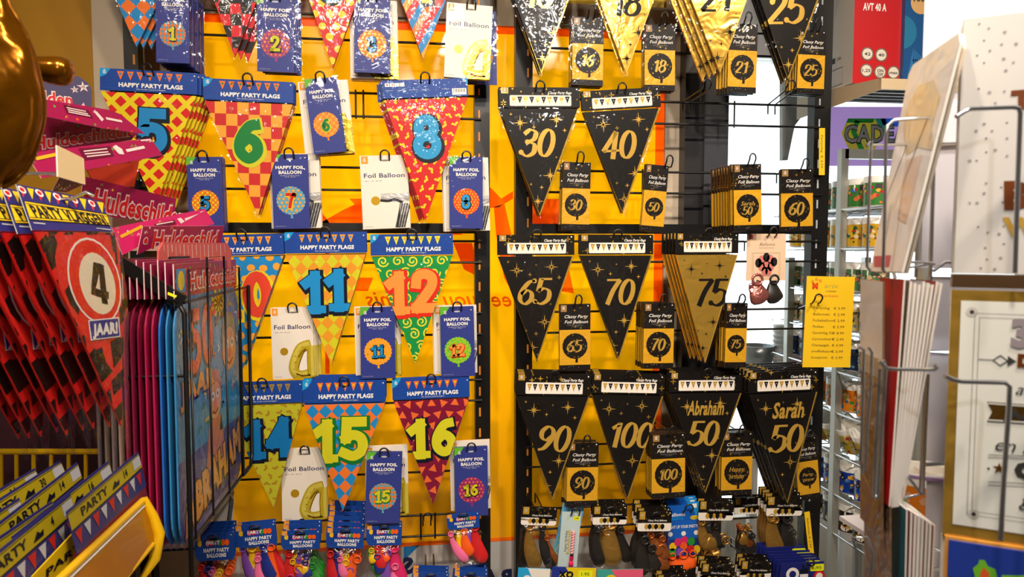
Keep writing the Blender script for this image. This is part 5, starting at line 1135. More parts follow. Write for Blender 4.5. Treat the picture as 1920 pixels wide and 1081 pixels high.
# packs lying in the basket
GBK = 'yellow headed party packs lying in the basket'
YH = pr((178, 158, 24)); q = random.Random(11)
for i in range(16):
    X = -.49 - .021 * i; far = ra.y + .05 - .006 * i + q.uniform(-.03, .03) if i % 2 == 0 else ra.y - .13 + q.uniform(-.03, .02); ln = .27 + q.uniform(-.02, .03)
    lean = R(-7 - 1.3 * i - q.uniform(0, 4)); zt = zq + (.072 if i % 2 == 0 else .066) - .0015 * i + q.uniform(-.008, .008)
    U = Vector((q.uniform(-.06, .02), 1, q.uniform(-.03, .05))).normalized(); V = Vector((math.sin(lean), 0, math.cos(lean)))
    m4 = basis(Vector((X, far - ln / 2, zt)), U, V); w, h = ln, .11
    where = 'nearest the price rail' if i == 0 else NTH[i] + ' back from the price rail' if i < 12 else 'deep at the back, row ' + ['thirteen', 'fourteen', 'fifteen', 'sixteen'][i - 12]
    root = thing('party_pack', 'yellow headed party pack lying in the yellow basket, ' + where, 'party pack', GBK, m4)
    mb = MB(); mb.box(-w / 2, 0, -.064, w / 2, .0015, 0, pr((48, 48, 110)), pr((48, 48, 110))); mb.map3 = lambda x, z, L: (x, -L * E, z)
    mb.rect(-w / 2, -.029, w / 2, -.004, YH, 1); mb.rect(-w / 2, -.0305, w / 2, -.0288, INK, 2); mb.rect(-w / 2, -.006, w / 2, -.005, INK, 2)
    mb.text('PARTY', -.2 * w, -.0155, .013, INK, 3, w=.34 * w, bold=.03); mb.text(str((14, 4, 16, 5, 14, 18, 30, 6)[i % 8]), 0.24 * w, -.0155, .013, INK, 3, bold=.03)
    mb.p2([(.02 * w, -.024), (.08 * w, -.013), (.1 * w, -.018), (.14 * w, -.016), (.13 * w, -.024)], INK, 3); mb.rect(.37 * w, -.024, .49 * w, -.006, PGREY, 3)
    for k in range(9): mb.p2([(-.48 * w + k * .107 * w, -.034), (-.4 * w + k * .107 * w, -.034), (-.44 * w + k * .107 * w, -.056)], pr((190, 36, 34)) if k % 2 == 0 else PGREY, 2)
    mb.build('header_card', root)
    mb = MB(); mb.box(-w * .48, .0, -h, w * .48, .008, -.064, pr(((120, 30, 40), (40, 40, 60), (60, 70, 40), (30, 40, 90))[i % 4])); mb.build('pouch', root)
    if i in (0, 1): 
        pass
for i, (a, b, col) in enumerate(((( 8, 938), (100, 905), (206, 50, 36)), ((-10, 985), (90, 930), (60, 130, 60)), ((0, 1010), (70, 965), (120, 60, 140)), ((-20, 930), (60, 915), (40, 60, 150)))):
    A, B = P(*a, 1.16 + .05 * i), P(*b, 1.42); d = (B - A); m4 = basis((A + B) / 2, d, Vector((-.5, -.1, .85))); w = d.length
    mb = MB(); mb.box(-w / 2, 0, -.05, w / 2, .003, 0, pr(col)); mb.map3 = lambda x, z, L: (x, -L * E, z)
    for k in range(8): mb.rect(-w / 2 + k * w / 8, -.02, -w / 2 + k * w / 8 + w / 16, -.004, YL2, 1)
    o = mb.build('party_pack', None, m4); tag(o, '%s loose party pack lying on top of the yellow basket' % ('red', 'green', 'purple', 'dark blue')[i], 'party pack')
c = Card(((115, 985, 1.055), (222, 930, 1.25), (115, 1010, 1.055)), [(60, 1081), (150, 985), (228, 925), (247, 935), (245, 950), (140, 1060), (100, 1100)], pr((236, 200, 20)), .002)
c.txt('PARTY 4 JAAR!', (85, 1075), (240, 942), 16, INK, 3, bold=.04); o = c.build('party_pack'); tag(o, 'bright yellow pack leaning on the inside of the price rail', 'party pack')
c = Card(((170, 1000, 1.2), (190, 985, 1.25), (170, 1030, 1.2)), [(160, 985), (172, 978), (176, 1006), (164, 1016)], M((236, 240, 40), .5), .002); o = c.build('price_sticker'); tag(o, 'yellow price sticker clipped on the packs in the basket', 'sticker')

# ---------------------------------------------------------------- right side: gift shelf with boxes
XS = P(1651, 150, 1.85).x; YS0, YS1 = 1.85, 2.28; ZS = P(1651, 147, 1.85).z; SL = .085
def zs(y): return ZS + SL * (y - YS0)
SHB, SHG = M((206, 182, 146), .5), M((150, 154, 150), .4)
sh = thing('wall_shelf', 'beige metal shelf carrying the boxed goods above the mug rack', 'shelf', None, Matrix.Translation((XS, YS0, ZS)))
mb = MB(); W = 1.1
def slope_quad(x0, x1, y0, y1, dz, m): mb.face([(x0, y0, SL * y0 + dz), (x1, y0, SL * y0 + dz), (x1, y1, SL * y1 + dz), (x0, y1, SL * y1 + dz)], m)
D_ = YS1 - YS0
slope_quad(0, W, 0, D_, -.006, SHG); slope_quad(0, W, 0, D_, -.012, SHG)
for k in range(1, 6): mb.box(.0, k * .07, SL * k * .07 - .018, W, k * .07 + .012, SL * k * .07 - .011, SHG)
mb.build('shelf_plate', sh)
mb = MB(); mb.box(0, -.004, -.03, W, 0, .0, SHB); mb.build('front_lip', sh)
mb = MB(); 
for x in (0, -.004): mb.face([(x, 0, 0), (x, D_, SL * D_), (x, D_, SL * D_ - .075), (x, 0, -.032)], SHB)
mb.face([(0, 0, -.032), (-.004, 0, -.032), (-.004, D_, SL * D_ - .075), (0, D_, SL * D_ - .075)], SHB); mb.face([(0, 0, 0), (-.004, 0, 0), (-.004, D_, SL * D_), (0, D_, SL * D_)], SHB); mb.build('side_bracket', sh)
def gbox(name, label, p0, p1, Y, depth, top, mf, ms, deco=None, cat='box'):
    a, b = P(p0[0], p0[1], Y), P(p1[0], p1[1], Y); z = zs(Y) + .006; w = (b - a).length
    o0 = Vector((a.x, Y, z)); zt = P(p0[0], top, Y).z - z; mb = MB(); mb.box(0, 0, 0, w, depth, zt, ms, mf); mb.map3 = lambda x, zz, L: (x, -L * E, zz)
    if deco:
        def lp(px, py): q = P(px, py, Y); return q.x - o0.x, q.z - o0.z
        mb.clip = [(0, 0), (w, 0), (w, zt), (0, zt)]; deco(mb, lp)
    o = mb.build(name, None, Matrix.Translation(o0)); return tag(o, label, cat)
RB, WB, BB = card((196, 28, 34)), card((208, 200, 190)), card((28, 84, 140))
KT = M((50, 46, 44), .6)
def red_deco(mb, lp):
    x, z = lp(1640, 13); mb.text('AVT 40 A', x, z, .022, WHITE, 2, w=.075, bold=.03)
    for px, py, t, r in ((1626, 101, '42', .02), (1652, 103, '40', .02), (1624, 132, '1,25', .02), (1650, 135, 'ON', .02), (1675, 136, 'max', .02)):
        x, z = lp(px, py); mb.disc(x, z, r, M((120, 100, 90), .5), 2, 20); mb.disc(x, z, r * .8, M((226, 214, 196), .5), 3, 20)
        mb.text(t, x, z + (.004 if t == 'ON' else 0), .009, KT, 4, w=.02 if len(t) < 3 else .026, bold=.02)
        if t == 'ON': mb.text('OFF', x, z - .009, .008, KT, 4, w=.018, bold=.02); mb.rect(x - .012, z - .004, x + .012, z - .003, KT, 4)
def blue_deco(mb, lp):
    x, z = lp(1727, 5); mb.disc(x, z, .034, M((216, 170, 110), .5), 2, 24); mb.text('1000', x, z + .012, .018, KT, 3, w=.05, bold=.03)
    x, z = lp(1690, 60); mb.disc(x, z, .05, card((40, 120, 160)), 1, 24)
    x, z = lp(1725, 112); mb.text('wiee', x, z, .012, INK, 3, w=.05, shear=.3); x, z = lp(1758, 36); 
    for k, t in enumerate(('81', 'fontaine', '8 x 14', 'confetti', '45 meter')): mb.text(t, x, z - .018 * k, .007, card((150, 190, 220)), 3, w=.014 + .004 * len(t), align='R')
    for k in range(4): mb.p2([lp(1700 + 18 * k, 150), lp(1712 + 18 * k, 150), lp(1712, 90)], card((50, 116, 170)), 1)
def side_deco(o, w, d):
    mb = MB(); mb.map3 = lambda x, z, L: (-L * E, d - x, z)
    for k in range(16): mb.rect(.05, .30 - k * .011, .05 + .05 + .02 * ((k * 7) % 5) / 4, .305 - k * .011, KT, 2)
    mb.text('CE', .09, .088, .016, KT, 2, w=.02); mb.rect(.13, .08, .15, .096, KT, 2); mb.stroke([(.04, .06), (.19, .06), (.19, .01), (.04, .01), (.04, .06)], .0015, KT, 2); mb.text('XA', .17, .09, .01, KT, 2, w=.02)
    mb.build('side_print', o)
rb = gbox('cardboard_box', 'red cardboard box with round white number badges', (1598, 158), (1691, 150), 1.985, .24, -60, RB, WB, red_deco); side_deco(rb, .1, .24)
gbox('cardboard_box', 'blue box with an orange disc beside the red box', (1693, 147), (1776, 140), 1.97, .22, -70, BB, BB, blue_deco)
gbox('gift_bag', 'shiny gold and brown gift bag right of the blue box', (1780, 140), (1884, 140), 1.97, .1, -60, M((206, 160, 96), .2, .7, 0, .5, 30, 'goldbag'), M((90, 64, 40), .3), lambda mb, lp: mb.p2([lp(1785, -70), lp(1816, -70), lp(1812, 70), lp(1785, 84)], M((80, 58, 36), .25, .4, 0, .4, 30), 1), 'gift bag')
gbox('cardboard_box', 'dark grey box at the top right corner of the shelf', (1888, 140), (1960, 140), 1.97, .1, -60, M((96, 104, 108), .4), M((96, 104, 108), .4))
# purple gift sign
PSG = film_pane('purplefilm', (150, 112, 172), 1, (.17, .10, .22)); c = Card(((1545, 210, 2.46), (1760, 210, 2.46), (1545, 312, 2.46)), [(1530, 200), (1770, 200), (1770, 311), (1530, 311)], PSG, 0)
c.poly([(1577, 250), (1590, 222), (1640, 222), (1655, 250), (1640, 281), (1592, 281)], film_pane('limefilm', (176, 186, 40), 1, (.5, .6, .03)), 2); GR_ = film_pane('greenfilm', (20, 120, 70), 1, (.02, .34, .14))
c.poly([(1590, 222), (1640, 222), (1636, 230), (1586, 230)], GR_, 3); c.line([(1608, 226), (1600, 246), (1616, 281)], .02, GR_, 3); c.poly([(1640, 222), (1660, 222), (1668, 262), (1655, 250)], GR_, 3); c.poly([(1651, 222), (1700, 222), (1700, 240), (1655, 234)], film_pane('skyfilm', (20, 110, 190), 1, (.02, .2, .5)), 3)
c.txt('CADEAU', (1582, 250), (1724, 250), 33, KT, 4, bold=.06); c.txt('CADEAU', (1583, 250), (1723, 250), 32, film_pane('whitefilm', (224, 218, 214), 1, (.8, .76, .76)), 5, bold=.02); o = c.build('shop_sign'); tag(o, 'purple sign with white CADEAU lettering under the shelf', 'sign')
# mug rack
XM = 1.36; AL = M((176, 176, 168), .35, .5, 0, 0, 40, 'alu'); mr = thing('mug_rack', 'aluminium rack with wire shelves full of printed mugs', 'rack', None, Matrix.Translation((XM, 2.12, 0)))
yp0, yp1 = PX(1575, 500, XM).y, PX(1480, 560, XM).y; ztop = PX(1575, 281, XM).z
def lbox(root, name, x0, y0, z0, x1, y1, z1, m): 
    O = root.matrix_world.translation; mb = MB(); mb.box(x0 - O.x, y0 - O.y, z0 - O.z, x1 - O.x, y1 - O.y, z1 - O.z, m); return mb.build(name, root)
for yy in (yp0, yp1, 1.74): 
    for xx in (XM, XM + .3): lbox(mr, 'post', xx - .012, yy - .012, 0, xx + .012, yy + .012, ztop if yy < 2.3 else ztop - .35, AL)
lbox(mr, 'top_bar', XM, yp0 - .012, ztop - .03, XM + .3, yp0 + .012, ztop, AL)
LV = [392, 467, 552, 628, 705, 785, 866, 945, 1022]; ZM = [PX(1600, y, XM).z for y in LV]
for z in ZM:
    mb = MB(); O = mr.matrix_world.translation
    for k in range(6): x = XM - .005 + .06 * k; mb.tube([(x - O.x, 1.74 - O.y, z - O.z), (x - O.x, yp1 - O.y + .1, z - O.z)], .0028 if k else .004, CHROME, 5)
    for k in range(9): y = 1.74 + k * .1; mb.tube([(XM - .005 - O.x, y - O.y, z - .004 - O.z), (XM + .3 - O.x, y - O.y, z - .004 - O.z)], .0022, CHROME, 5)
    mb.build('wire_shelf', mr)
CER = M((238, 234, 226), .18, 0, .3, 0, 40, 'ceramic')
def pm(c): return M(c, .25, 0, .3)
MD = [('green', [(64, 130, 60), (206, 40, 40), (236, 180, 40), (60, 110, 180), (230, 120, 60)], '1'), ('yellow', [(226, 176, 40), (206, 40, 30), (240, 220, 160), (40, 100, 60), (150, 90, 40)], ''), ('green and orange', [(84, 130, 90), (226, 110, 70), (220, 190, 140), (120, 70, 40), (70, 110, 100)], 'OK'),
      ('cream and navy', [(226, 206, 150), (30, 50, 90), (236, 200, 60), (110, 150, 160), (60, 60, 60)], 'hoera!'), ('navy car', [(40, 60, 100), (226, 206, 150), (236, 190, 40), (120, 170, 190), (30, 30, 40)], 'hoera!'), ('orange', [(230, 130, 30), (70, 140, 60), (60, 100, 140), (226, 170, 130), (120, 170, 70)], ''),
      ('white and navy', [(30, 60, 130), (230, 226, 220), (60, 130, 190), (206, 50, 50), (50, 130, 60)], 'Hoera!'), ('yellow and blue', [(232, 200, 50), (40, 80, 130), (206, 60, 50), (230, 226, 216), (90, 90, 60)], 'PENSIOEN'), ('blue', [(24, 60, 160), (240, 236, 230), (236, 170, 30), (70, 130, 200), (20, 30, 80)], ''), ('white and black', [(40, 36, 34), (236, 230, 220), (206, 40, 40), (236, 190, 30), (60, 60, 70)], '65')]
def mug(i, label, group, loc, rot=0):
    name, cols, t = MD[i]; root = thing('mug', label, 'mug', group, Matrix.Translation(loc) @ Matrix.Rotation(rot, 4, 'Y')); r, h = .041, .094
    mb = MB(); mb.lathe([(.001, 0), (r * .9, 0), (r, .004), (r, h - .002), (r - .002, h), (r - .004, h - .002), (r - .004, .006), (.001, .005)], CER, 28)
    q = random.Random(i); th0 = R(218)
    mb.map3 = lambda x, z, L: ((r + L * .0003) * math.cos(th0 + x / r), (r + L * .0003) * math.sin(th0 + x / r), z)
    C_ = [pm(c) for c in cols]; n = 24
    for k in range(n): x0 = -.125 + .25 * k / n; mb.p2([(x0, .006), (x0 + .25 / n, .006), (x0 + .25 / n, .074), (x0, .074)], C_[0], 1)
    for k in range(70):
        x, z, a = q.uniform(-.11, .11), q.uniform(.014, .066), q.uniform(.003, .009)
        mb.p2([(x + a * q.uniform(.7, 1.2) * math.cos(R(60 * j)), z + a * q.uniform(.6, 1.1) * math.sin(R(60 * j))) for j in range(6)], C_[1 + k % 4], 2 + k % 3)
    if t: 
        for x in (-.05, .02): mb.p2(rrect(x - .026, .054, x + .026, .076, .006), pm((238, 232, 220)), 6); mb.text(t, x, .064, .012, KT if t != 'PENSIOEN' else pm((200, 40, 40)), 7, w=min(.046, .011 * len(t) + .006), bold=.05)
    mb.map3 = None; mb.build('cup', root)
    mb = MB(); mb.tube([(r * .96, .008, .075), (r + .02, .010, .074), (r + .03, .012, .05), (r + .022, .010, .026), (r * .97, .008, .02)], .0048, CER, 8); mb.build('handle', root); return root
ROWN = ['top', 'second', 'third', 'fourth', 'fifth', 'sixth', 'seventh', 'eighth', 'lowest']; YM_ = [2.105, 2.19, 2.28, 2.02, 2.365, 2.45]
POSN = ['just right of the post', 'behind the post', 'just left of the post', 'nearest the card stand', 'second left of the post', 'at the window end']
mugs = {}
for li, z in enumerate(ZM):
    di = li if li < 8 else 8
    for pi, y in enumerate(YM_):
        d = di if not (li == 8 and pi in (2, 1)) else 9
        tilt = R(-28) if li == 6 else 0
        lab = '%s printed mug on the %s wire shelf, %s' % (MD[[0, 1, 2, 3, 4, 5, 7, 8, 9][li]][0], ROWN[li], POSN[pi]); dd = [0, 1, 2, 3, 4, 5, 7, 8, 9][li]
        loc = (XM + .055 + (.02 if tilt else 0), y, z + .004 + (.012 if tilt else 0))
        if dd not in mugs: mugs[dd] = mug(dd, lab, 'printed mugs on the wire rack', loc, tilt)
        else:
            c_ = dup(mugs[dd]); c_['label'] = lab; c_.matrix_world = Matrix.Translation(loc) @ Matrix.Rotation(tilt, 4, 'Y') @ Matrix.Rotation(R((pi * 23) % 50 - 25), 4, 'Z')
# grey bracket and things by the bright window
GB_ = M((170, 172, 168), .5); c = Card(((1468, 180, 2.36), (1530, 180, 2.36), (1468, 300, 2.36)), [(1467, 150), (1535, 150), (1535, 200), (1505, 216), (1490, 236), (1477, 300), (1467, 300)], GB_, .02); o = c.build('shelf_bracket'); tag(o, 'grey curved shelf bracket against the bright window', 'bracket')
zt = P(1450, 690, 2.6).z; xa, xb = P(1385, 690, 2.6).x, 1.9
tb = thing('side_table', 'low white table at the bright window', 'table', None, Matrix.Translation((xa, 2.45, 0))); LW = M((224, 224, 222), .4)
lbox(tb, 'tabletop', xa, 2.5, zt - .03, xb, 2.88, zt, LW)
for x in (xa + .03, xb - .03):
    for y in (2.53, 2.85): lbox(tb, 'leg', x - .015, y - .015, 0, x + .015, y + .015, zt - .03, LW)
for px, pyt, Y, cc, lab in ((1462, 606, 2.62, (226, 224, 224), 'stack of white ribbed cups at the bright window'), (1496, 618, 2.6, (160, 110, 130), 'stack of mauve ribbed cups behind the rack hook')):
    p = P(px, 690, Y); hgt = P(px, pyt, Y).z - zt; mb = MB(); prof = []
    for k in range(9): z = hgt * k / 9; prof += [(.026, z), (.031, z + hgt * .05), (.031, z + hgt * .08), (.026, z + hgt * .1)]
    mb.lathe([(.001, 0)] + prof + [(.001, hgt)], M(cc, .35), 24); o = mb.build('cup_stack', None, Matrix.Translation((p.x, Y, zt))); tag(o, lab, 'cups')
p = P(1424, 690, 2.6); mb = MB(); mb.lathe([(.001, 0), (.05, .002), (.062, .05), (.066, .09), (.062, .09), (.05, .01), (.001, .008)], M((120, 124, 124), .3, .6), 24); o = mb.build('metal_bowl', None, Matrix.Translation((p.x, 2.62, zt))); tag(o, 'grey metal bowl on the table by the bright window', 'bowl')
# ---------------------------------------------------------------- greeting card stand in the right foreground
UA = Vector((.83, -.558, 0)).normalized(); UBk = Vector((.25, .97, 0)).normalized(); ZV = Vector((0, 0, 1)); UN = Vector((UA.y, -UA.x, 0)) * 1.0     # UN points away from the viewer when negated
NB = ZV.cross(UA)
def stand_card(px, pyt, pyb, Y, w, back=0.):
    a, b = P(px, pyt, Y), P(px, pyb, Y); a = a + NB * back; h = a.z - b.z; return basis(a + UA * w / 2, UA, ZV), w, h
class SCard(Card):
    def __init__(s, px, pyt, pyb, Y, w, m, t=.002, edge=None):
        s.m, s.w, s.h = stand_card(px, pyt, pyb, Y, w); s.inv = s.m.inverted(); s.O = s.m.translation.copy(); s.N = s.m.to_3x3() @ Vector((0, 1, 0)); s.mb = MB(); s.mb.box(-w / 2, 0, -s.h, w / 2, t, 0, edge or m, m)
IV, GLS = M((208, 204, 200), .5), M((232, 228, 226), .4)
s = SCard(1807, 36, 512, .66, .17, IV, .006, M((226, 218, 208), .3)); DOTS = [(1836, 45), (1854, 53), (1884, 60), (1845, 76), (1878, 83), (1905, 82), (1832, 104), (1856, 95), (1882, 110), (1845, 118), (1900, 117), (1886, 132), (1835, 166), (1883, 171), (1855, 173), (1840, 199), (1866, 193), (1845, 232), (1888, 230), (1860, 245), (1830, 245), (1849, 259), (1888, 259), (1866, 281), (1849, 285), (1888, 292), (1818, 301), (1831, 301), (1849, 343), (1845, 362), (1877, 351), (1818, 380), (1832, 380), (1880, 379), (1852, 435), (1873, 438), (1882, 457), (1847, 464), (1876, 483), (1850, 486), (1839, 502), (1865, 504), (1834, 425), (1882, 423)]
DS = M((96, 92, 94), .4, .3)
for i, (x, y) in enumerate(DOTS): a, b = s.loc(x, y); s.mb.star(a, b, .0013 + .0005 * (i % 3), DS if i % 3 == 0 else M((170, 166, 166), .5), 1, 5, .35)
BRN = M((122, 62, 22), .35, .3)
for t, px, py, hp in (('T', 1914, 186, 34), ('B', 1906, 364, 50), ('W', 1912, 424, 34)): a, b = s.loc(px, py); s.mb.text(t, a, b, hp * .00052, BRN if t != 'W' else GOLDP, 2, bold=.06, shear=-.05)
o = s.mb.build('greeting_card', None, s.m); tag(o, 'white greeting card sprinkled with small grey stars', 'greeting card')
for k in range(2):
    s2 = SCard(1802 - 1.5 * k, 50 + 9 * k, 512, .668 + .007 * k, .17, IV, .002); o = s2.mb.build('greeting_card', None, s2.m); tag(o, ('pale card directly behind the star sprinkled card', 'rearmost pale card in the pocket of the star sprinkled card')[k], 'greeting card')
s = SCard(1784, 543, 1001, .64, .18, GOLDF, .004, GOLDF); PAN = M((232, 232, 224), .5)
a0, b0 = s.loc(1802, 563); a1, b1 = s.loc(1806, 984); s.mb.rect(a0, b1, .075, b0, PAN, 2); LNm = M((120, 116, 110), .5)
for dx in (.012, .016): s.mb.stroke([(.07, b0 - dx), (a0 + dx, b0 - dx), (a0 + dx, b1 + dx), (.07, b1 + dx)], .0006, LNm, 3)
for px, py in ((1822, 584), (1825, 962)): a, b = s.loc(px, py); s.mb.disc(a, b, .002, KT, 4, 8); s.mb.disc(a, b, .005, M((206, 204, 196), .5), 3, 12)
def st(t, px, py, hp, m, **k): a, b = s.loc(px, py); s.mb.text(t, a, b, hp * .00052, m, 5, align='L', **k)
st('30', 1895, 622, 50, M((150, 140, 146), .5), bold=.06); st('D', 1907, 674, 22, BRN, bold=.08); st('aar', 1904, 727, 22, KT, shear=.4); st('en l', 1866, 830, 26, KT, shear=.35); st('OUD', 1901, 878, 28, KT, bold=.09); st('g', 1910, 930, 30, KT, shear=.3)
a, b = s.loc(1875, 675); s.mb.stroke([(a - .018, b), (a - .006, b)], .0008, KT, 4); s.mb.stroke([(a - .006, b), (a, b + .005), (a + .006, b), (a, b - .005), (a - .006, b)], .0014, KT, 4); s.mb.p2([(a + .006, b + .005), (a + .013, b), (a + .006, b - .005)], KT, 4)
q4 = [s.loc(*p) for p in ((1850, 752), (1960, 760), (1960, 796), (1850, 789), (1860, 771))]; s.mb.p2(q4, M((110, 78, 28), .25, .6, 0, .3, 30, 'darkgold'), 4); s.mb.stroke([s.loc(1852, 755), s.loc(1960, 763)], .0012, PAN, 5); s.mb.stroke([s.loc(1852, 786), s.loc(1960, 793)], .0012, PAN, 5); st('JAAR', 1880, 773, 18, KT, bold=.06)
for y0, y1 in ((851, 855), (856, 860), (902, 906), (908, 912)): s.mb.stroke([s.loc(1852, y0), s.loc(1960, y1)], .0007, LNm, 4)
a, b = s.loc(1873, 877); s.mb.star(a, b, .006, M((140, 90, 30), .3, .5), 4, 5, .35); a, b = s.loc(1853, 877); s.mb.disc(a, b, .0012, KT, 4, 8)
o = s.mb.build('greeting_card', None, s.m); tag(o, 'gold framed white greeting card with grey 30', 'greeting card')
s = SCard(1779, 1012, 1300, .63, .19, card((34, 60, 156)), .003); G5, R5 = M((110, 184, 40), .5), M((220, 90, 40), .5)
s.poly([(1828, 1081), (1824, 1064), (1834, 1056), (1836, 1048), (1846, 1049), (1852, 1060), (1866, 1066), (1872, 1090), (1860, 1120), (1824, 1120)], G5, 2); s.poly([(1834, 1120), (1838, 1072), (1844, 1062), (1854, 1072), (1862, 1120)], R5, 3); s.poly([(1878, 1077), (1990, 1078), (1990, 1140), (1872, 1140)], G5, 2)
o = s.mb.build('greeting_card', None, s.m); tag(o, 'deep blue greeting card with green shapes, bottom right corner', 'greeting card')
for k, (px, cc, lab) in enumerate(((1772, (226, 160, 70), 'orange edged card just behind the deep blue card'), (1765, (232, 226, 220), 'white card behind the orange edged card'))):
    s = SCard(px, 1004 - 4 * k, 1300, .636 + .007 * k, .19, card(cc), .003); o = s.mb.build('greeting_card', None, s.m); tag(o, lab, 'greeting card')
# stand body: white back panels with shelves between, chrome pocket wires
sd = thing('card_stand', 'white card stand with chrome wire pockets in the right foreground', 'card stand', None, Matrix.Translation(P(1800, 1081, .72)))
O = sd.matrix_world.translation; WP = M((214, 212, 222), .5)
def panel(px0, yt, yb, Y, w, m=WP, t=.004, name='back_panel'):
    m4, w, h = stand_card(px0, yt, yb, Y, w); mb = MB(); mb.box(-w / 2, 0, -h, w / 2, t, 0, m); o = mb.build(name, None, m4); _adopt(o, sd); return o
for yt, yb in ((-120, 166), (176, 502), (518, 655), (660, 862), (892, 1021), (1030, 1060), (1066, 1300)): panel(1738, yt, yb, .79, .36)
for yt, yb in ((118, 166), (270, 274)): panel(1738, yt, yb, .786, .36, BEIGE, .004, 'shelf_edge')
panel(1786, 514, 538, .70, .25, M((190, 160, 124), .5), .02, 'shelf_edge'); panel(1782, 866, 868, .78, .3, CHROME, .004, 'shelf_edge')
panel(1700, 890, 896, .80, .3, M((170, 140, 190), .5), .004, 'shelf_edge')
for k, (px, py, cc, lab) in enumerate(((1724, 884, 5, 'orange mug seen through the gap of the card stand'), (1768, 884, 1, 'yellow mug seen through the gap of the card stand'))):
    p = P(px, 898, 1.0); mug(cc, lab, None, (p.x, 1.0, p.z - .075))
pq = P(1750, 898, 1.0); mb = MB(); mb.box(pq.x - .12 - O.x, .94 - O.y, pq.z - .083 - O.z, pq.x + .12 - O.x, 1.06 - O.y, pq.z - .0755 - O.z, WP); mb.build('back_shelf', sd)
def cw(pts, r=.0021, Y=.62): rod(sd, [P(a, b, Y if len(q) < 3 else q[2]) for q in pts for a, b in (q[:2],)], r, CHROME, 'pocket_wire')
cw([(1793, 219), (1806, 210), (1818, 204), (1900, 201), (1910, 203), (1913, 212), (1908, 350), (1903, 512)], .0023, .60)
cw([(1772, 704), (1785, 711), (1802, 715), (1884, 717), (1893, 724), (1892, 760), (1882, 900), (1876, 1012)], .0023, .58)
cw([(1770, 228), (1776, 222), (1762, 219), (1676, 225), (1664, 236), (1661, 260), (1659, 400), (1656, 505), (1660, 511)], .0017, .66)
cw([(1625, 273), (1634, 264), (1632, 300), (1628, 420), (1626, 500), (1632, 507)], .0017, .68); cw([(1634, 272), (1700, 271), (1798, 268)], .0014, .70)
cw([(1752, 235), (1750, 330), (1747, 430), (1744, 530)], .0022, .70); cw([(1723, 360), (1720, 440), (1717, 520)], .002, .74)
cw([(1690, 496), (1706, 491), (1748, 493), (1752, 496)], .0016, .68); cw([(1750, 508), (1772, 491), (1795, 492)], .002, .70); cw([(1682, 506), (1745, 494)], .0014, .69)
cw([(1648, 676), (1662, 690), (1680, 692), (1752, 693), (1758, 690), (1752, 684)], .0019, .60); cw([(1656, 675), (1660, 690), (1653, 800), (1646, 920), (1644, 936), (1638, 930), (1644, 800), (1650, 690)], .0017, .61)
cw([(1610, 650), (1620, 655), (1618, 740), (1614, 860), (1616, 888), (1622, 880), (1626, 800), (1633, 720), (1635, 660), (1628, 650)], .0016, .64)
cw([(1697, 932), (1728, 926), (1703, 894)], .0017, .66); cw([(1728, 926), (1733, 800), (1738, 700)], .0032, .72); cw([(1775, 985), (1781, 850), (1786, 720)], .0032, .74)
cw([(1606, 1081), (1605, 1030), (1598, 1008), (1625, 1006), (1636, 1038), (1632, 1081)], .0016, .62)
cw([(1735, 870), (1795, 866)], .003, .8)
# cards in the side pockets, seen along their edges
SIL = M((238, 240, 248), .22, .1, .5, .3, 9, 'sleevefoil'); GWR = M((128, 98, 74), .25, .15, .5, .5, 18, 'brownwrap')
c = Card(((1705, 135, .74), (1798, 62, .63), (1632, 508, .73)), [(1704, 140), (1712, 122), (1798, 62), (1800, 80), (1690, 510), (1632, 508)], SIL, .0025, M((236, 232, 224), .4)); c.mb.clip = c.pts
c.poly([(1706, 190), (1724, 160), (1752, 150), (1764, 180), (1748, 240), (1752, 282), (1722, 276), (1700, 292), (1694, 240)], M((226, 212, 186), .22, .1, .5, .4, 14), 2); c.poly([(1700, 300), (1730, 290), (1712, 370), (1700, 420), (1684, 410), (1692, 350)], M((226, 206, 200), .22, .1, .5, .4, 14), 2); c.poly([(1640, 480), (1672, 478), (1668, 500), (1640, 500)], M((200, 80, 110), .3), 2)
o = c.build('greeting_card'); tag(o, 'tilted card in a crinkled clear sleeve, upper side pocket', 'greeting card')
c = Card(((1710, 140, .76), (1803, 66, .65), (1640, 508, .75)), [(1712, 140), (1803, 64), (1806, 90), (1698, 512), (1640, 510)], M((226, 206, 180), .5), .003); o = c.build('greeting_card'); tag(o, 'cream card leaning behind the crinkled sleeve in the upper side pocket', 'greeting card')
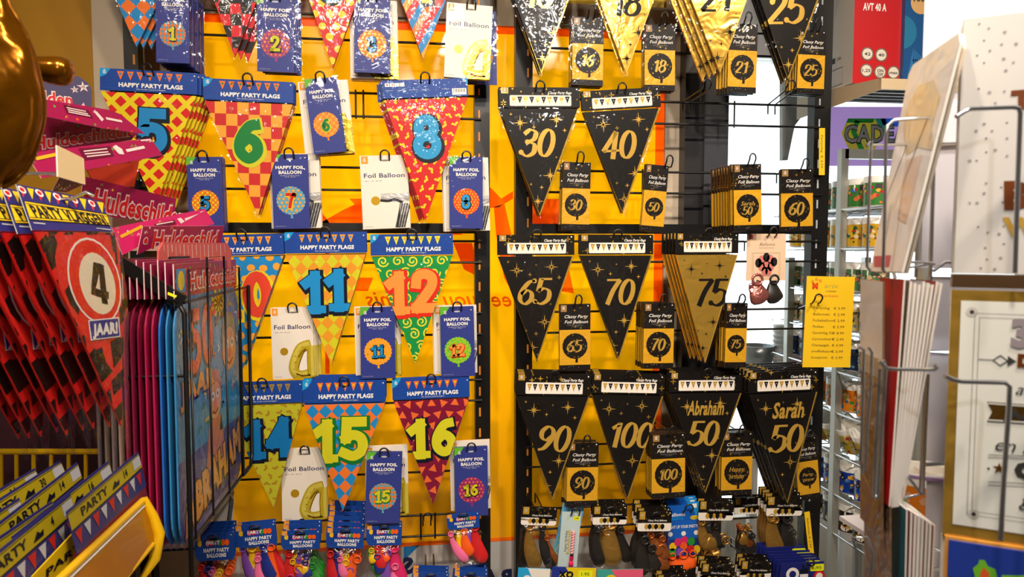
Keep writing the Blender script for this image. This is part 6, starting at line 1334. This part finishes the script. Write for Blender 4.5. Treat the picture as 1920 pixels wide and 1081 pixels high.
def fan(i, top, bot, Yn, ln, m, label, edge=None, t=.0016, group=None, upper=None):
    nt, nb = P(*top, Yn), P(*bot, Yn); m4 = basis(nt + UBk * ln / 2, -UBk, nt - nb); h = (nt - nb).length; mb = MB(); mb.box(-ln / 2, 0, -h, ln / 2, t, 0, edge or m, m)
    if upper: mb.rect(-ln / 2, -h * upper, ln / 2, 0, SIL, 1); mb.rect(-ln / 2, -h * upper * 1.25, ln / 2, -h * upper, M((186, 168, 146), .25, .1, .5, .4, 16), 1)
    o = mb.build('greeting_card', None, m4); return tag(o, label, 'greeting card', group)
REDc, WEN, DRD = card((196, 24, 30)), card((232, 228, 228)), card((140, 20, 28)); EDG = M((236, 226, 216), .5)
fan(0, (1656, 528), (1652, 1010), .655, .06, GWR, 'brown patterned card in clear wrap, middle side pocket', upper=.3); fan(1, (1695, 524), (1668, 950), .645, .06, REDc, 'bright red card in the middle side pocket', EDG)
GW = 'white cards fanned in the middle side pocket'; WD = ['first', 'second', 'third', 'fourth', 'fifth', 'sixth']
for k, (cm, lb) in enumerate(((card((110, 90, 70)), 'brown card edge just right of the bright red card'), (WEN, None), (WEN, None), (card((200, 200, 214)), 'pale lilac card between white cards, middle side pocket'), (WEN, None), (WEN, None), (DRD, 'dark red card near the right end of the middle side pocket'), (WEN, 'rightmost white card of the middle side pocket'))):
    fan(k, (1706 + 8.2 * k, 527 + (k % 3) * 3), (1671 + 3.4 * k, 953), .65 + .0015 * k, .06, cm, lb or 'white card in the middle side pocket, %s from the brown card edge' % WD[k - 1], EDG, .0022, GW if cm is WEN else None)
fan(0, (1668, 912), (1668, 1300), .65, .07, GWR, 'brown foil wrapped card in the lowest side pocket'); fan(1, (1699, 955), (1692, 1250), .648, .05, card((14, 104, 124)), 'teal card in the lowest side pocket', EDG)
for k, (cm, lb) in enumerate(((DRD, 'dark red card right of the teal card, lowest side pocket'), (card((176, 40, 46)), 'red card second from the teal card, lowest side pocket'), (WEN, 'white card third from the teal card, lowest side pocket'), (WEN, 'white card fourth from the teal card, lowest side pocket'), (card((190, 120, 120)), 'pink card near the right end of the lowest side pocket'), (WEN, 'white card second from the right end, lowest side pocket'), (card((170, 60, 60)), 'rightmost reddish card of the lowest side pocket'))):
    fan(k, (1707 + 7.2 * k, 958 + 4.4 * k), (1698 + 6.6 * k, 1250), .652 + .002 * k, .06, cm, lb, EDG, .0022)
